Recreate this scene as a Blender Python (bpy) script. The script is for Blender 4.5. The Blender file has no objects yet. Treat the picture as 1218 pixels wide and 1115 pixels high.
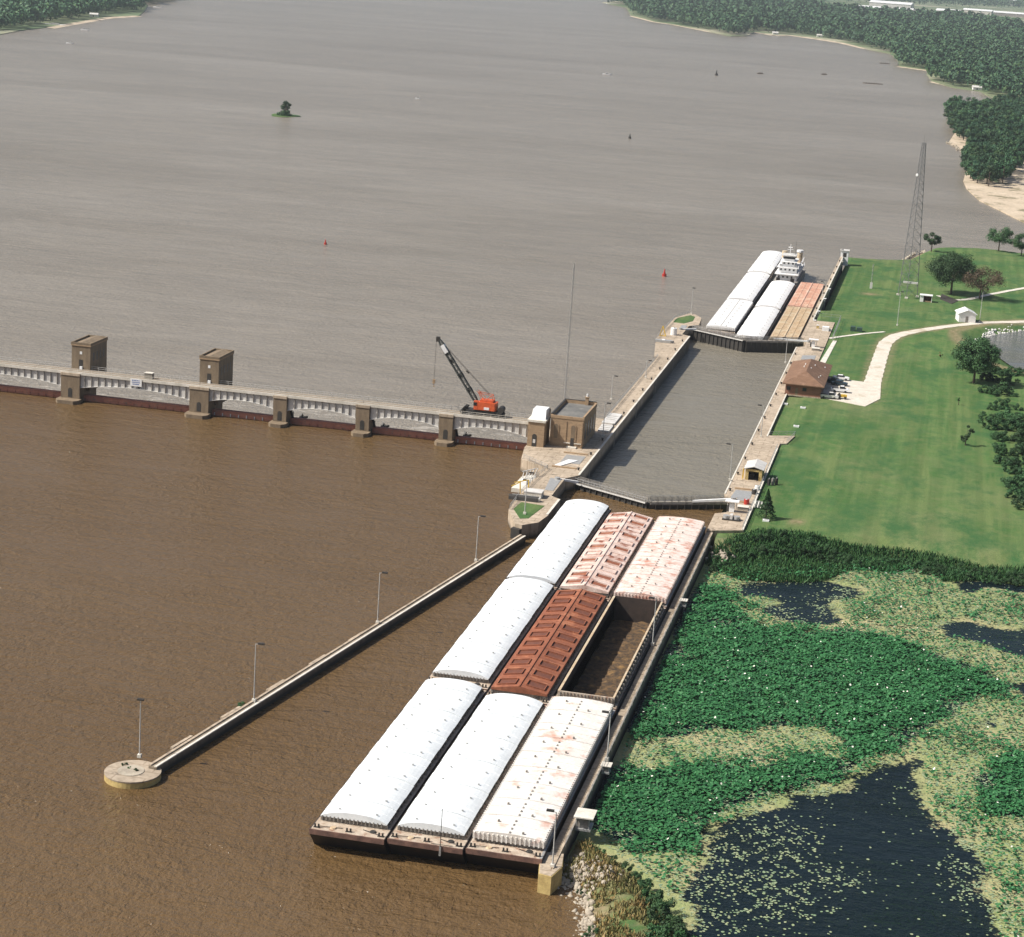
import bpy, bmesh, math, random
import numpy as np
from mathutils import Vector, Matrix
R = math.radians
random.seed(7); rng = np.random.default_rng(7)
S = bpy.context.scene
# ------------------------------------------------------------------ camera
CAM = np.array([75.4719, -250.5043, 119.1687]); YAW, PIT, ROL, FPX = -0.185408, 0.246365, 0.0678375, 2468.31
PX, PY = 609 + 35.616, 557.5 + 0.294
_F = np.array([math.sin(YAW)*math.cos(PIT), math.cos(YAW)*math.cos(PIT), -math.sin(PIT)])
_R0 = np.array([math.cos(YAW), -math.sin(YAW), 0.]); _U0 = np.cross(_R0, _F)
_R = math.cos(ROL)*_R0 + math.sin(ROL)*_U0; _U = -math.sin(ROL)*_R0 + math.cos(ROL)*_U0
cd = bpy.data.cameras.new('camera'); cam = bpy.data.objects.new('camera', cd); S.collection.objects.link(cam)
M = Matrix.Identity(4)
for i in range(3):
    M[i][0] = _R[i]; M[i][1] = _U[i]; M[i][2] = -_F[i]; M[i][3] = CAM[i]
cam.matrix_world = M
cd.sensor_width = 36; cd.sensor_fit = 'HORIZONTAL'; cd.lens = FPX/1218*36
cd.shift_x = -35.616/1218; cd.shift_y = 0.294/1218
cd.clip_start = 1; cd.clip_end = 90000
S.camera = cam
# ------------------------------------------------------------------ sky, sun, exposure
SUN_EL, SUN_AZ = R(47), math.atan2(-0.93, -0.37)         # azimuth measured from +y towards +x
w = bpy.data.worlds.new("World"); S.world = w; w.use_nodes = True
nt = w.node_tree; bg = nt.nodes['Background']
sky = nt.nodes.new('ShaderNodeTexSky'); sky.sky_type = 'NISHITA'; sky.sun_disc = False
sky.sun_elevation = SUN_EL; sky.sun_rotation = SUN_AZ; sky.dust_density = 4.0; sky.air_density = 1.0; sky.ozone_density = 1.5; sky.altitude = 100
nt.links.new(sky.outputs[0], bg.inputs[0]); bg.inputs[1].default_value = 0.082
sl = bpy.data.lights.new('sun', 'SUN'); sl.energy = 5.0; sl.angle = R(0.5); sl.color = (1, .95, .87)
so = bpy.data.objects.new('sun', sl); S.collection.objects.link(so)
sd = Vector((math.sin(SUN_AZ)*math.cos(SUN_EL), math.cos(SUN_AZ)*math.cos(SUN_EL), math.sin(SUN_EL)))
so.rotation_euler = sd.to_track_quat('Z', 'Y').to_euler()
S.view_settings.view_transform = 'Standard'; S.view_settings.look = 'None'
S.view_settings.exposure = 0.35; S.view_settings.gamma = 1
# ------------------------------------------------------------------ helpers
def G(x, y, z=0.0):
    "photo position of a plan point at height z -> world point"
    d = _F + _R*(x-PX)/FPX - _U*(y-PY)/FPX
    p = CAM + d*(z-CAM[2])/d[2]
    return (float(p[0]), float(p[1]), z)
def GP(pts, z=0.0): return [G(x, y, z)[:2] for x, y in pts]
def inpoly(x, y, poly):
    c = np.zeros(x.shape, bool); n = len(poly)
    for i in range(n):
        x1, y1 = poly[i]; x2, y2 = poly[(i+1) % n]
        if y1 == y2: continue
        c ^= ((y1 > y) != (y2 > y)) & (x < (x2-x1)*(y-y1)/(y2-y1)+x1)
    return c
def pdist(x, y, poly):
    d = np.full(x.shape, 1e9); n = len(poly)
    for i in range(n):
        x1, y1 = poly[i]; x2, y2 = poly[(i+1) % n]; dx, dy = x2-x1, y2-y1
        t = np.clip(((x-x1)*dx+(y-y1)*dy)/(dx*dx+dy*dy+1e-9), 0, 1)
        d = np.minimum(d, np.hypot(x-x1-t*dx, y-y1-t*dy))
    return np.where(inpoly(x, y, poly), d, -d)
def vnoise(x, y, s):
    return (np.sin(x*s*1.3+np.sin(y*s*.9)*2)+np.sin(y*s*1.1+1.7+np.sin(x*s*.7)*2)+np.sin((x+y)*s*2.3)*.6+np.sin((x-y)*s*3.1)*.5)/3.1
def tag(o, label=None, cat=None, group=None, kind=None):
    if label: o['label'] = label
    if cat: o['category'] = cat
    if group: o['group'] = group
    if kind: o['kind'] = kind
    return o
def thing(name, loc, label, cat, group=None, rz=0.0):
    o = bpy.data.objects.new(name, None); S.collection.objects.link(o)
    o.location = loc; o.rotation_euler = (0, 0, rz); o.empty_display_size = .5
    return tag(o, label, cat, group)
def clone(src, loc=None, rz=None, label=None, scale=None):
    c = src.copy(); S.collection.objects.link(c)
    if loc is not None: c.location = loc
    if rz is not None: c.rotation_euler = (0, 0, rz)
    if scale is not None: c.scale = scale
    if label: c['label'] = label
    for ch in src.children:
        d = ch.copy(); S.collection.objects.link(d); d.parent = c
        for g in ch.children:
            e = g.copy(); S.collection.objects.link(e); e.parent = d
    return c
class MB:
    def __init__(s): s.v = []; s.f = []; s.mi = []; s.cur = 0
    def use(s, i): s.cur = i; return s
    def add(s, vs, fs):
        n = len(s.v); s.v += [tuple(p) for p in vs]; s.f += [tuple(i+n for i in f) for f in fs]; s.mi += [s.cur]*len(fs); return s
    def box(s, x0, x1, y0, y1, z0, z1):
        return s.add([(x0,y0,z0),(x1,y0,z0),(x1,y1,z0),(x0,y1,z0),(x0,y0,z1),(x1,y0,z1),(x1,y1,z1),(x0,y1,z1)],
                     [(0,3,2,1),(4,5,6,7),(0,1,5,4),(1,2,6,5),(2,3,7,6),(3,0,4,7)])
    def bar(s, a, b, w, h=None):
        a = Vector(a); b = Vector(b); h = h or w; d = (b-a)
        if d.length < 1e-6: return s
        d.normalize(); u = d.cross(Vector((0,0,1)))
        if u.length < 1e-3: u = Vector((1,0,0))
        u.normalize(); k = u.cross(d); vs = []
        for p in (a, b):
            for i, j in ((-1,-1),(1,-1),(1,1),(-1,1)): vs.append(p+u*(i*w/2)+k*(j*h/2))
        return s.add(vs, [(3,2,1,0),(4,5,6,7),(0,1,5,4),(1,2,6,5),(2,3,7,6),(3,0,4,7)])
    def prism(s, pts, z0, z1):
        a = sum(pts[i][0]*pts[(i+1) % len(pts)][1]-pts[(i+1) % len(pts)][0]*pts[i][1] for i in range(len(pts)))
        if a < 0: pts = pts[::-1]
        n = len(pts)
        return s.add([(x,y,z0) for x,y in pts]+[(x,y,z1) for x,y in pts],
                     [tuple(range(n-1,-1,-1)), tuple(range(n,2*n))]+[(i,(i+1)%n,n+(i+1)%n,n+i) for i in range(n)])
    def extr(s, prof, ax, t0, t1):
        "profile extruded along axis ax ('x': profile in y,z; 'y': profile in x,z)"
        n = len(prof)
        mk = (lambda t: [(t,a,b) for a,b in prof]) if ax == 'x' else (lambda t: [(a,t,b) for a,b in prof])
        return s.add(mk(t0)+mk(t1), [tuple(range(n)), tuple(range(2*n-1,n-1,-1))]+[(i,n+i,n+(i+1)%n,(i+1)%n) for i in range(n)])
    def cyl(s, a, b, r0, r1=None, n=10, cap=True):
        a = Vector(a); b = Vector(b); r1 = r0 if r1 is None else r1; d = (b-a).normalized()
        u = d.orthogonal().normalized(); k = d.cross(u); vs = []
        for p, r in ((a,r0),(b,r1)):
            for i in range(n):
                t = 2*math.pi*i/n; vs.append(p+u*math.cos(t)*r+k*math.sin(t)*r)
        f = [(i,(i+1)%n,n+(i+1)%n,n+i) for i in range(n)]
        if cap: f += [tuple(range(n-1,-1,-1)), tuple(range(n,2*n))]
        return s.add(vs, f)
    def mesh(s, name, mat, smooth=False):
        me = bpy.data.meshes.new(name); me.from_pydata([tuple(p) for p in s.v], [], s.f); me.update()
        bm = bmesh.new(); bm.from_mesh(me); bmesh.ops.recalc_face_normals(bm, faces=bm.faces); bm.to_mesh(me); bm.free()
        for m in (mat if isinstance(mat, (list, tuple)) else [mat]): me.materials.append(m)
        if any(s.mi):
            for p, k in zip(me.polygons, s.mi): p.material_index = k
        if smooth:
            for p in me.polygons: p.use_smooth = True
        return me
    def build(s, name, mat, parent=None, smooth=False):
        o = bpy.data.objects.new(name, s.mesh(name, mat, smooth)); S.collection.objects.link(o)
        if parent is not None: o.parent = parent
        return o
def quads_mesh(name, V, F, mat, smooth=False, k=4):
    me = bpy.data.meshes.new(name); V = np.asarray(V, np.float32); F = np.asarray(F, np.int32)
    me.vertices.add(len(V)); me.vertices.foreach_set('co', V.ravel())
    me.loops.add(F.size); me.loops.foreach_set('vertex_index', F.ravel())
    me.polygons.add(len(F)); me.polygons.foreach_set('loop_start', np.arange(len(F), dtype=np.int32)*k)
    me.polygons.foreach_set('loop_total', np.full(len(F), k, np.int32))
    me.update(calc_edges=True); me.materials.append(mat)
    if smooth: me.polygons.foreach_set('use_smooth', np.ones(len(F), bool))
    return me
def link(name, me, parent=None, loc=(0,0,0)):
    o = bpy.data.objects.new(name, me); S.collection.objects.link(o); o.location = loc
    if parent is not None: o.parent = parent
    return o
# ------------------------------------------------------------------ materials
def newmat(name):
    m = bpy.data.materials.new(name); m.use_nodes = True; m.cycles.displacement_method = 'BUMP'
    return m, m.node_tree.nodes, m.node_tree.links, m.node_tree.nodes['Principled BSDF']
def noise(N, L, co, scale, detail=4, rough=.55, vec=None, dist=0):
    n = N.new('ShaderNodeTexNoise'); n.inputs['Scale'].default_value = scale; n.inputs['Detail'].default_value = detail
    n.inputs['Roughness'].default_value = rough; n.inputs['Distortion'].default_value = dist
    if vec is not None:
        mp = N.new('ShaderNodeMapping'); mp.inputs['Scale'].default_value = vec[:3]
        if len(vec) > 3: mp.inputs['Rotation'].default_value = (0,0,vec[3])
        L.new(co, mp.inputs[0]); co = mp.outputs[0]
    L.new(co, n.inputs['Vector']); return n.outputs['Fac']
def ramp(N, L, fac, a, b, ca=(0,0,0), cb=(1,1,1)):
    r = N.new('ShaderNodeValToRGB'); r.color_ramp.elements[0].position = a; r.color_ramp.elements[1].position = b
    r.color_ramp.elements[0].color = (*ca,1); r.color_ramp.elements[1].color = (*cb,1); L.new(fac, r.inputs[0]); return r.outputs[0]
def mix(N, L, fac, a, b, mode='MIX'):
    m = N.new('ShaderNodeMix'); m.data_type = 'RGBA'; m.blend_type = mode
    if isinstance(fac, (int, float)): m.inputs[0].default_value = fac
    else: L.new(fac, m.inputs[0])
    for i, c in ((6, a), (7, b)):
        if isinstance(c, tuple): m.inputs[i].default_value = (*c, 1)
        else: L.new(c, m.inputs[i])
    return m.outputs[2]
def bump(N, L, B, h, strength, dist, prev=None):
    b = N.new('ShaderNodeBump'); b.inputs['Strength'].default_value = strength; b.inputs['Distance'].default_value = dist
    L.new(h, b.inputs['Height'])
    if prev is not None: L.new(prev, b.inputs['Normal'])
    if B is not None: L.new(b.outputs[0], B.inputs['Normal'])
    return b.outputs[0]
def pos(N): return N.new('ShaderNodeNewGeometry').outputs['Position']
def pm(name, c1, c2=None, scale=.6, rough=.8, c3=None, s3=.15, t3=(.55,.65), metal=0, bmp=0, obj=False, fine=6., a=.35, b=.65, stretch=None):
    "two-tone weathered material; c3 appears as patches"
    m, N, L, B = newmat(name)
    co = pos(N)
    c2 = c2 or tuple(x*.8 for x in c1)
    col = mix(N, L, ramp(N, L, noise(N, L, co, scale, 5, .6, vec=stretch), a, b), c1, c2)
    f = noise(N, L, co, fine, 3, .6)
    col = mix(N, L, .35, col, ramp(N, L, f, .3, .7, (.25,.25,.25), (.75,.75,.75)), 'OVERLAY')
    if c3: col = mix(N, L, ramp(N, L, noise(N, L, co, s3, 6, .65), *t3), col, c3)
    L.new(col, B.inputs['Base Color']); B.inputs['Roughness'].default_value = rough; B.inputs['Metallic'].default_value = metal
    if bmp: bump(N, L, B, f, bmp, .1)
    return m
def concrete(name, c1, c2, wet_shade=None):
    m, N, L, B = newmat(name); co = pos(N)
    col = mix(N, L, ramp(N, L, noise(N, L, co, .12, 6, .65), .35, .65), c1, c2)
    st = noise(N, L, co, 1.2, 4, .6, vec=(1,1,.12)); col = mix(N, L, .55, col, ramp(N, L, st, .3, .7, (.3,.28,.26), (.7,.7,.7)), 'OVERLAY')
    br = N.new('ShaderNodeTexBrick'); br.inputs['Scale'].default_value = .11; br.inputs['Mortar Size'].default_value = .012
    br.inputs['Color1'].default_value = (1,1,1,1); br.inputs['Color2'].default_value = (.93,.92,.9,1); br.inputs['Mortar'].default_value = (.55,.5,.45,1)
    L.new(co, br.inputs['Vector']); col = mix(N, L, .7, col, br.outputs['Color'], 'MULTIPLY')
    pa = noise(N, L, co, .5, 6, .7); col = mix(N, L, ramp(N, L, pa, .56, .7), col, tuple(x*.5 for x in c2))
    if wet_shade is not None:
        sp = N.new('ShaderNodeSeparateXYZ'); L.new(co, sp.inputs[0])
        mr = N.new('ShaderNodeMapRange'); mr.inputs[1].default_value = wet_shade-.5; mr.inputs[2].default_value = wet_shade+.8
        mr.inputs[3].default_value = 1; mr.inputs[4].default_value = 0; L.new(sp.outputs[2], mr.inputs[0])
        col = mix(N, L, mr.outputs[0], col, (.035,.03,.024))  # dark foot: waterline stain, on guide walls also painted-in shade
    L.new(col, B.inputs['Base Color']); B.inputs['Roughness'].default_value = .85
    bump(N, L, B, st, .25, .1)
    return m
MT = {}
MT['conc'] = concrete('concrete', (.46,.38,.29), (.33,.27,.2), wet_shade=.4)
MT['conc_low'] = concrete('guide wall concrete', (.33,.27,.2), (.23,.19,.14), wet_shade=.9)  # damp line raised so the wall sides carry painted shade too
MT['conc_white'] = pm('pale concrete', (.66,.62,.55), (.5,.47,.4), .5)
MT['stone'] = pm('tan masonry', (.36,.25,.15), (.27,.185,.11), .8, bmp=.3, stretch=(1,1,3))
MT['stone_pier'] = pm('brown pier masonry', (.22,.165,.105), (.15,.11,.07), .8, bmp=.3, stretch=(1,1,.3))
MT['yellow'] = pm('yellow painted concrete', (.52,.40,.16), (.36,.26,.10), .7)
MT['slate'] = pm('roof felt', (.17,.165,.15), (.10,.10,.095), .35, c3=(.3,.28,.25), s3=.5, t3=(.6,.75))
MT['dark'] = pm('dark steel', (.025,.024,.022), (.04,.035,.03), 1., rough=.6)
MT['glass'] = pm('dark glass', (.012,.014,.016), (.02,.022,.025), 1., rough=.35)
MT['girder'] = pm('weathered grey girder paint', (.60,.585,.55), (.46,.44,.41), .6, c3=(.25,.17,.12), s3=.8, t3=(.62,.72), stretch=(1,1,.2))
MT['rustgate'] = pm('rust red steel', (.46,.19,.12), (.34,.13,.085), .5, c3=(.26,.16,.11), s3=1.2)
MT['asphalt'] = pm('deck asphalt', (.27,.24,.20), (.20,.18,.15), .5)
MT['white'] = pm('white paint', (.80,.80,.80), (.70,.70,.68), .7, rough=.5)
MT['offwhite'] = pm('weathered white metal', (.62,.61,.58), (.50,.48,.45), .5, rough=.5)
MT['fiberglass'] = pm('white fibreglass cover', (.74,.77,.78), (.66,.69,.70), .35, rough=.55, c3=(.52,.50,.46), s3=.6, t3=(.66,.8), fine=2.5)
MT['whitesteel'] = pm('white steel cover with rust bleed', (.72,.70,.66), (.62,.58,.53), .5, rough=.6, c3=(.50,.20,.11), s3=.2, t3=(.55,.72), fine=3)
MT['pinksteel'] = pm('faded pink steel cover', (.66,.54,.48), (.54,.40,.34), .5, rough=.7, c3=(.30,.13,.09), s3=.28, t3=(.54,.66), fine=2.5)
MT['pinkwhite'] = pm('chalky white steel with pink rust', (.68,.60,.55), (.60,.47,.41), .6, rough=.7, c3=(.46,.20,.13), s3=.3, t3=(.55,.70), fine=2.)
MT['salmon'] = pm('salmon primer steel', (.60,.38,.29), (.50,.29,.21), .5, rough=.7, c3=(.6,.45,.35), s3=.3, t3=(.5,.6), fine=2.5)
MT['tansteel'] = pm('tan rusted steel', (.52,.41,.28), (.40,.29,.18), .8, rough=.8, c3=(.5,.42,.3), s3=.3, t3=(.5,.6), fine=2.5)
MT['rust'] = pm('rusted hatch cover', (.27,.09,.042), (.20,.065,.032), .45, rough=.75, c3=(.36,.14,.07), s3=.3, fine=3)
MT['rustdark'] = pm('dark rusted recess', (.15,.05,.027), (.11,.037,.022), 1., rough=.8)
MT['hull'] = pm('barge hull steel', (.011,.010,.010), (.018,.014,.013), .5, rough=.6, c3=(.03,.018,.014), s3=.6)
MT['deckrust'] = pm('dusty rusty barge deck', (.47,.40,.32), (.34,.26,.19), .7, rough=.85, c3=(.24,.13,.085), s3=.9, t3=(.55,.66), fine=4)
MT['headlog'] = pm('worn red brown headlog', (.20,.11,.08), (.09,.05,.04), .9, rough=.8)
MT['siderail'] = pm('blackened side rail', (.05,.035,.03), (.03,.025,.022), .9)
MT['towersteel'] = pm('dull tower steel', (.16,.165,.17), (.11,.11,.115), 2., rough=.6)
MT['lining'] = pm('damp algae and painted shade', (.022,.02,.018), (.04,.035,.028), .4, rough=.5, stretch=(1,1,.15))  # algae stain, blackened further to put the face's shade into the colour
MT['coaming'] = pm('grey coaming', (.30,.28,.25), (.16,.14,.12), 1.2, rough=.7)
MT['bargeblue'] = pm('grey blue hull paint', (.16,.19,.21), (.10,.12,.13), .8, rough=.5)
MT['residue'] = pm('grain residue', (.12,.07,.03), (.045,.03,.018), 1.3, rough=.95, c3=(.24,.14,.05), s3=.5, t3=(.55,.68), bmp=.6, a=.4, b=.6)
MT['hopper'] = pm('hopper inner steel', (.06,.04,.03), (.035,.025,.02), .6, rough=.8)
MT['orange'] = pm('orange crane paint', (.62,.11,.03), (.5,.09,.03), 1.5, rough=.45)
MT['craneboom'] = pm('dark green grey boom', (.05,.06,.055), (.08,.085,.075), 1.5, rough=.5)
MT['brick'] = pm('red brown brick', (.26,.12,.075), (.20,.09,.058), 1.2, bmp=.3, stretch=(.6,.6,4))
MT['shingle'] = pm('brown shingle roof', (.19,.105,.06), (.145,.078,.045), .6, bmp=.4, c3=(.23,.135,.085), s3=.4)
MT['shed'] = pm('white siding', (.78,.77,.75), (.72,.70,.68), 1., rough=.5)
MT['galv'] = pm('galvanised steel', (.42,.42,.41), (.34,.34,.33), 2., rough=.45, metal=.3)
MT['lampgrey'] = pm('pale lamp pole', (.48,.47,.45), (.4,.39,.37), 2., rough=.5)
MT['gravel'] = pm('pale gravel', (.62,.57,.49), (.52,.47,.39), .5, bmp=.5, c3=(.42,.36,.26), s3=.12, fine=3)
MT['sand'] = pm('beach sand', (.52,.43,.32), (.42,.34,.24), .05, c3=(.2,.17,.1), s3=.08, t3=(.55,.62), fine=.6)
MT['rock'] = pm('riprap limestone', (.42,.37,.29), (.26,.22,.17), .4, bmp=.5)
MT['bark'] = pm('bark', (.09,.065,.045), (.06,.045,.03), 3.)
MT['red'] = pm('red paint', (.45,.03,.02), (.35,.03,.02), 2., rough=.4)
MT['yellowpaint'] = pm('yellow machine paint', (.65,.42,.04), (.5,.32,.04), 2., rough=.45)
MT['greenpaint'] = pm('dark green paint', (.03,.07,.05), (.02,.05,.04), 2.)
MT['bluecar'] = pm('dark blue car paint', (.012,.03,.045), (.015,.035,.05), 2., rough=.2)
MT['rubber'] = pm('rubber', (.02,.02,.02), (.03,.03,.03), 3.)
MT['signblue'] = pm('blue sign lettering', (.05,.12,.35), (.05,.1,.3), 3.)
MT['flower'] = pm('white lotus petals', (.8,.78,.7), (.75,.72,.62), 3., rough=.6)
def leafmat(name, c1, c2, c3, scale=.25, varied=False):
    m, N, L, B = newmat(name); co = pos(N)
    col = mix(N, L, ramp(N, L, noise(N, L, co, scale, 3, .6), .35, .65), c1, c2)
    col = mix(N, L, ramp(N, L, noise(N, L, co, scale*7, 2, .6), .5, .7), col, c3)
    oi = N.new('ShaderNodeObjectInfo'); hv = N.new('ShaderNodeHueSaturation'); mr = N.new('ShaderNodeMapRange'); mr.inputs[3].default_value = .65; mr.inputs[4].default_value = 1.45; L.new(oi.outputs['Random'], mr.inputs[0]); L.new(mr.outputs[0], hv.inputs['Value'])
    mh = N.new('ShaderNodeMapRange'); mh.inputs[3].default_value = .485; mh.inputs[4].default_value = .505; L.new(oi.outputs['Random'], mh.inputs[0]); L.new(mh.outputs[0], hv.inputs['Hue'])
    if varied: L.new(col, hv.inputs['Color']); col = hv.outputs[0]
    L.new(col, B.inputs['Base Color']); B.inputs['Roughness'].default_value = .65
    B.inputs['Specular IOR Level'].default_value = .3
    return m
MT['leaf'] = leafmat('tree foliage', (.035,.085,.028), (.022,.06,.024), (.055,.12,.035), varied=True)
MT['leaf_dry'] = leafmat('dry brown foliage', (.12,.085,.055), (.09,.065,.04), (.13,.11,.06))
MT['leaf_far'] = leafmat('far foliage', (.032,.085,.035), (.02,.06,.03), (.07,.13,.04), .03, varied=True)
MT['leaf_shrub'] = leafmat('shrub foliage', (.028,.08,.026), (.018,.055,.02), (.06,.13,.038), .4, varied=True)
MT['reed'] = leafmat('reed blades', (.03,.095,.026), (.02,.068,.02), (.06,.14,.035), .3)
MT['lotus'] = leafmat('lotus leaf', (.026,.135,.040), (.014,.085,.028), (.075,.225,.08), .5)
MT['pad'] = leafmat('lily pad', (.27,.31,.17), (.20,.26,.13), (.40,.43,.29), .5)
MT['paddark'] = leafmat('green lily pad', (.19,.26,.15), (.13,.2,.11), (.33,.38,.25), .5)
MT['weed'] = leafmat('bank weeds', (.13,.14,.05), (.30,.20,.08), (.07,.11,.035), .22)
def water(name, c1, c2, foam=False, pond=False, rough=.08, wave=1.0):
    m, N, L, B = newmat(name); co = pos(N)
    big = noise(N, L, co, .0045, 6, .6, vec=(.45,1.6,1,R(-10)), dist=.6)
    col = mix(N, L, ramp(N, L, big, .3, .7), c1, c2)
    sp_ = noise(N, L, co, .4, 5, .75, vec=(.5,1.5,1,R(-12)))
    col = mix(N, L, .16, col, ramp(N, L, sp_, .3, .7, (.3,.3,.3), (.7,.7,.7)), 'OVERLAY')
    n1 = noise(N, L, co, .55, 3, .6, vec=(1.5,1.,1,R(25)), dist=.3)
    n2 = noise(N, L, co, 1.9, 2, .6, vec=(1.3,.9,1,R(-20)))
    n3 = noise(N, L, co, .05, 5, .6, vec=(.35,1.5,1,R(-8)), dist=.5)
    if foam:
        s2_ = noise(N, L, co, .06, 7, .8, vec=(.5,1.6,1,R(-12)))
        col = mix(N, L, .35, col, ramp(N, L, s2_, .35, .65, (.34,.34,.34), (.66,.66,.66)), 'OVERLAY')
        sp = N.new('ShaderNodeSeparateXYZ'); L.new(co, sp.inputs[0])
        mr = N.new('ShaderNodeMapRange'); mr.inputs[1].default_value = 235; mr.inputs[2].default_value = 285; mr.inputs[3].default_value = 1; mr.inputs[4].default_value = 0
        L.new(sp.outputs[1], mr.inputs[0])
        lt = N.new('ShaderNodeMath'); lt.operation = 'LESS_THAN'; lt.inputs[1].default_value = -18; L.new(sp.outputs[0], lt.inputs[0])
        mu = N.new('ShaderNodeMath'); mu.operation = 'MULTIPLY'; L.new(mr.outputs[0], mu.inputs[0]); L.new(lt.outputs[0], mu.inputs[1])
        fo = ramp(N, L, noise(N, L, co, .22, 6, .7, vec=(.8,1.3,1), dist=1.2), .53, .62)
        mu2 = N.new('ShaderNodeMath'); mu2.operation = 'MULTIPLY'; L.new(mu.outputs[0], mu2.inputs[0]); L.new(fo, mu2.inputs[1])
        col = mix(N, L, mu2.outputs[0], col, (.55,.51,.45))
    nb = bump(N, L, None, n3, .3*wave, 1.0)
    n4 = noise(N, L, co, .17, 4, .7, vec=(.6,1.7,1,R(-15)), dist=.3)
    nb = bump(N, L, None, n4, .55*wave, 1.0, nb)
    nb = bump(N, L, None, n1, min(1,.7*wave), .5, nb)
    nb = bump(N, L, B, n2, min(1,.7*wave), .2, nb)
    mod = noise(N, L, co, .035, 5, .7, vec=(.5,1.4,1,R(-12)), dist=.5)
    for b_ in [q for q in N if q.type == 'BUMP'][1:]:
        mm = N.new('ShaderNodeMapRange'); mm.inputs[1].default_value = .35; mm.inputs[2].default_value = .65; mm.inputs[3].default_value = .6*b_.inputs['Strength'].default_value; mm.inputs[4].default_value = 1.0; L.new(mod, mm.inputs[0]); L.new(mm.outputs[0], b_.inputs['Strength'])
    B.inputs['Roughness'].default_value = rough; B.inputs['IOR'].default_value = 1.33
    if pond:
        at = N.new('ShaderNodeAttribute'); at.attribute_name = 'scum'
        f1 = noise(N, L, co, .9, 6, .75); f2 = noise(N, L, co, .12, 4, .6)
        s1 = N.new('ShaderNodeMath'); s1.operation = 'MULTIPLY_ADD'; s1.inputs[1].default_value = 1.3; s1.inputs[2].default_value = -.65; L.new(f1, s1.inputs[0])
        s2 = N.new('ShaderNodeMath'); s2.operation = 'MULTIPLY_ADD'; s2.inputs[1].default_value = .8; L.new(f2, s2.inputs[0]); L.new(s1.outputs[0], s2.inputs[2])
        s3 = N.new('ShaderNodeMath'); s3.operation = 'ADD'; L.new(at.outputs['Fac'], s3.inputs[0]); L.new(s2.outputs[0], s3.inputs[1])
        k = ramp(N, L, s3.outputs[0], .86, .96)
        sc = mix(N, L, ramp(N, L, noise(N, L, co, 2.2, 3, .7), .35, .65), (.29,.31,.14), (.19,.24,.10))
        sc = mix(N, L, ramp(N, L, noise(N, L, co, .1, 4, .6), .45, .65), sc, (.34,.31,.17))
        col = mix(N, L, k, col, sc)
        rr = N.new('ShaderNodeMapRange'); rr.inputs[3].default_value = rough; rr.inputs[4].default_value = .8; L.new(k, rr.inputs[0]); L.new(rr.outputs[0], B.inputs['Roughness'])
        sv = N.new('ShaderNodeMapRange'); sv.inputs[3].default_value = .16; sv.inputs[4].default_value = .1; L.new(k, sv.inputs[0]); L.new(sv.outputs[0], B.inputs['Specular IOR Level'])
    L.new(col, B.inputs['Base Color'])
    return m
MT['upper'] = water('muddy upper pool', (.100,.059,.023), (.128,.081,.037), wave=1.4, rough=.14)
MT['lower'] = water('muddy lower pool', (.190,.162,.126), (.255,.225,.185), foam=True, wave=1.7, rough=.22)
MT['chamber'] = water('lock chamber water', (.18,.16,.122), (.205,.185,.145), wave=.8, rough=.2)
MT['pond'] = water('dark backwater', (.004,.008,.010), (.008,.016,.020), pond=True, wave=.25, rough=.05)
MT['pondplain'] = water('grey inlet water', (.10,.10,.09), (.12,.115,.10), wave=.4)
def lawnmat():
    m, N, L, B = newmat('mown lawn'); co = pos(N)
    col = mix(N, L, ramp(N, L, noise(N, L, co, .035, 6, .65), .35, .62), (.038,.102,.027), (.075,.138,.040))
    col = mix(N, L, ramp(N, L, noise(N, L, co, .3, 6, .7), .45, .72), col, (.115,.15,.055))
    col = mix(N, L, ramp(N, L, noise(N, L, co, .018, 5, .6), .5, .68), col, (.14,.165,.07))
    st = noise(N, L, co, .3, 4, .7, vec=(1.0,.045,1,R(-4)))
    col = mix(N, L, ramp(N, L, st, .46, .66), col, (.11,.155,.053))
    wv = noise(N, L, co, .55, 2, .5, vec=(1,.012,1,R(-4))); col = mix(N, L, .38, col, ramp(N, L, wv, .38, .62, (.36,.38,.36), (.64,.62,.64)), 'OVERLAY')
    m2 = noise(N, L, co, .11, 6, .72, vec=(1,.6,1)); col = mix(N, L, ramp(N, L, m2, .48, .64), col, (.042,.105,.034))
    fn = noise(N, L, co, 4., 3, .7); col = mix(N, L, .6, col, ramp(N, L, fn, .3, .7, (.3,.3,.3), (.7,.7,.7)), 'OVERLAY')
    at = N.new('ShaderNodeAttribute'); at.attribute_name = 'soil'
    so_ = mix(N, L, ramp(N, L, noise(N, L, co, .8, 5, .7), .4, .6), (.30,.22,.14), (.16,.13,.07))
    col = mix(N, L, at.outputs['Fac'], col, so_)
    L.new(col, B.inputs['Base Color']); B.inputs['Roughness'].default_value = .9; B.inputs['Specular IOR Level'].default_value = .15
    bump(N, L, B, fn, .5, .12)
    return m
MT['lawn'] = lawnmat()
MT['farland'] = pm('far fields', (.07,.12,.045), (.17,.19,.10), .004, c3=(.30,.29,.2), s3=.002, t3=(.56,.62), fine=.05)
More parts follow.
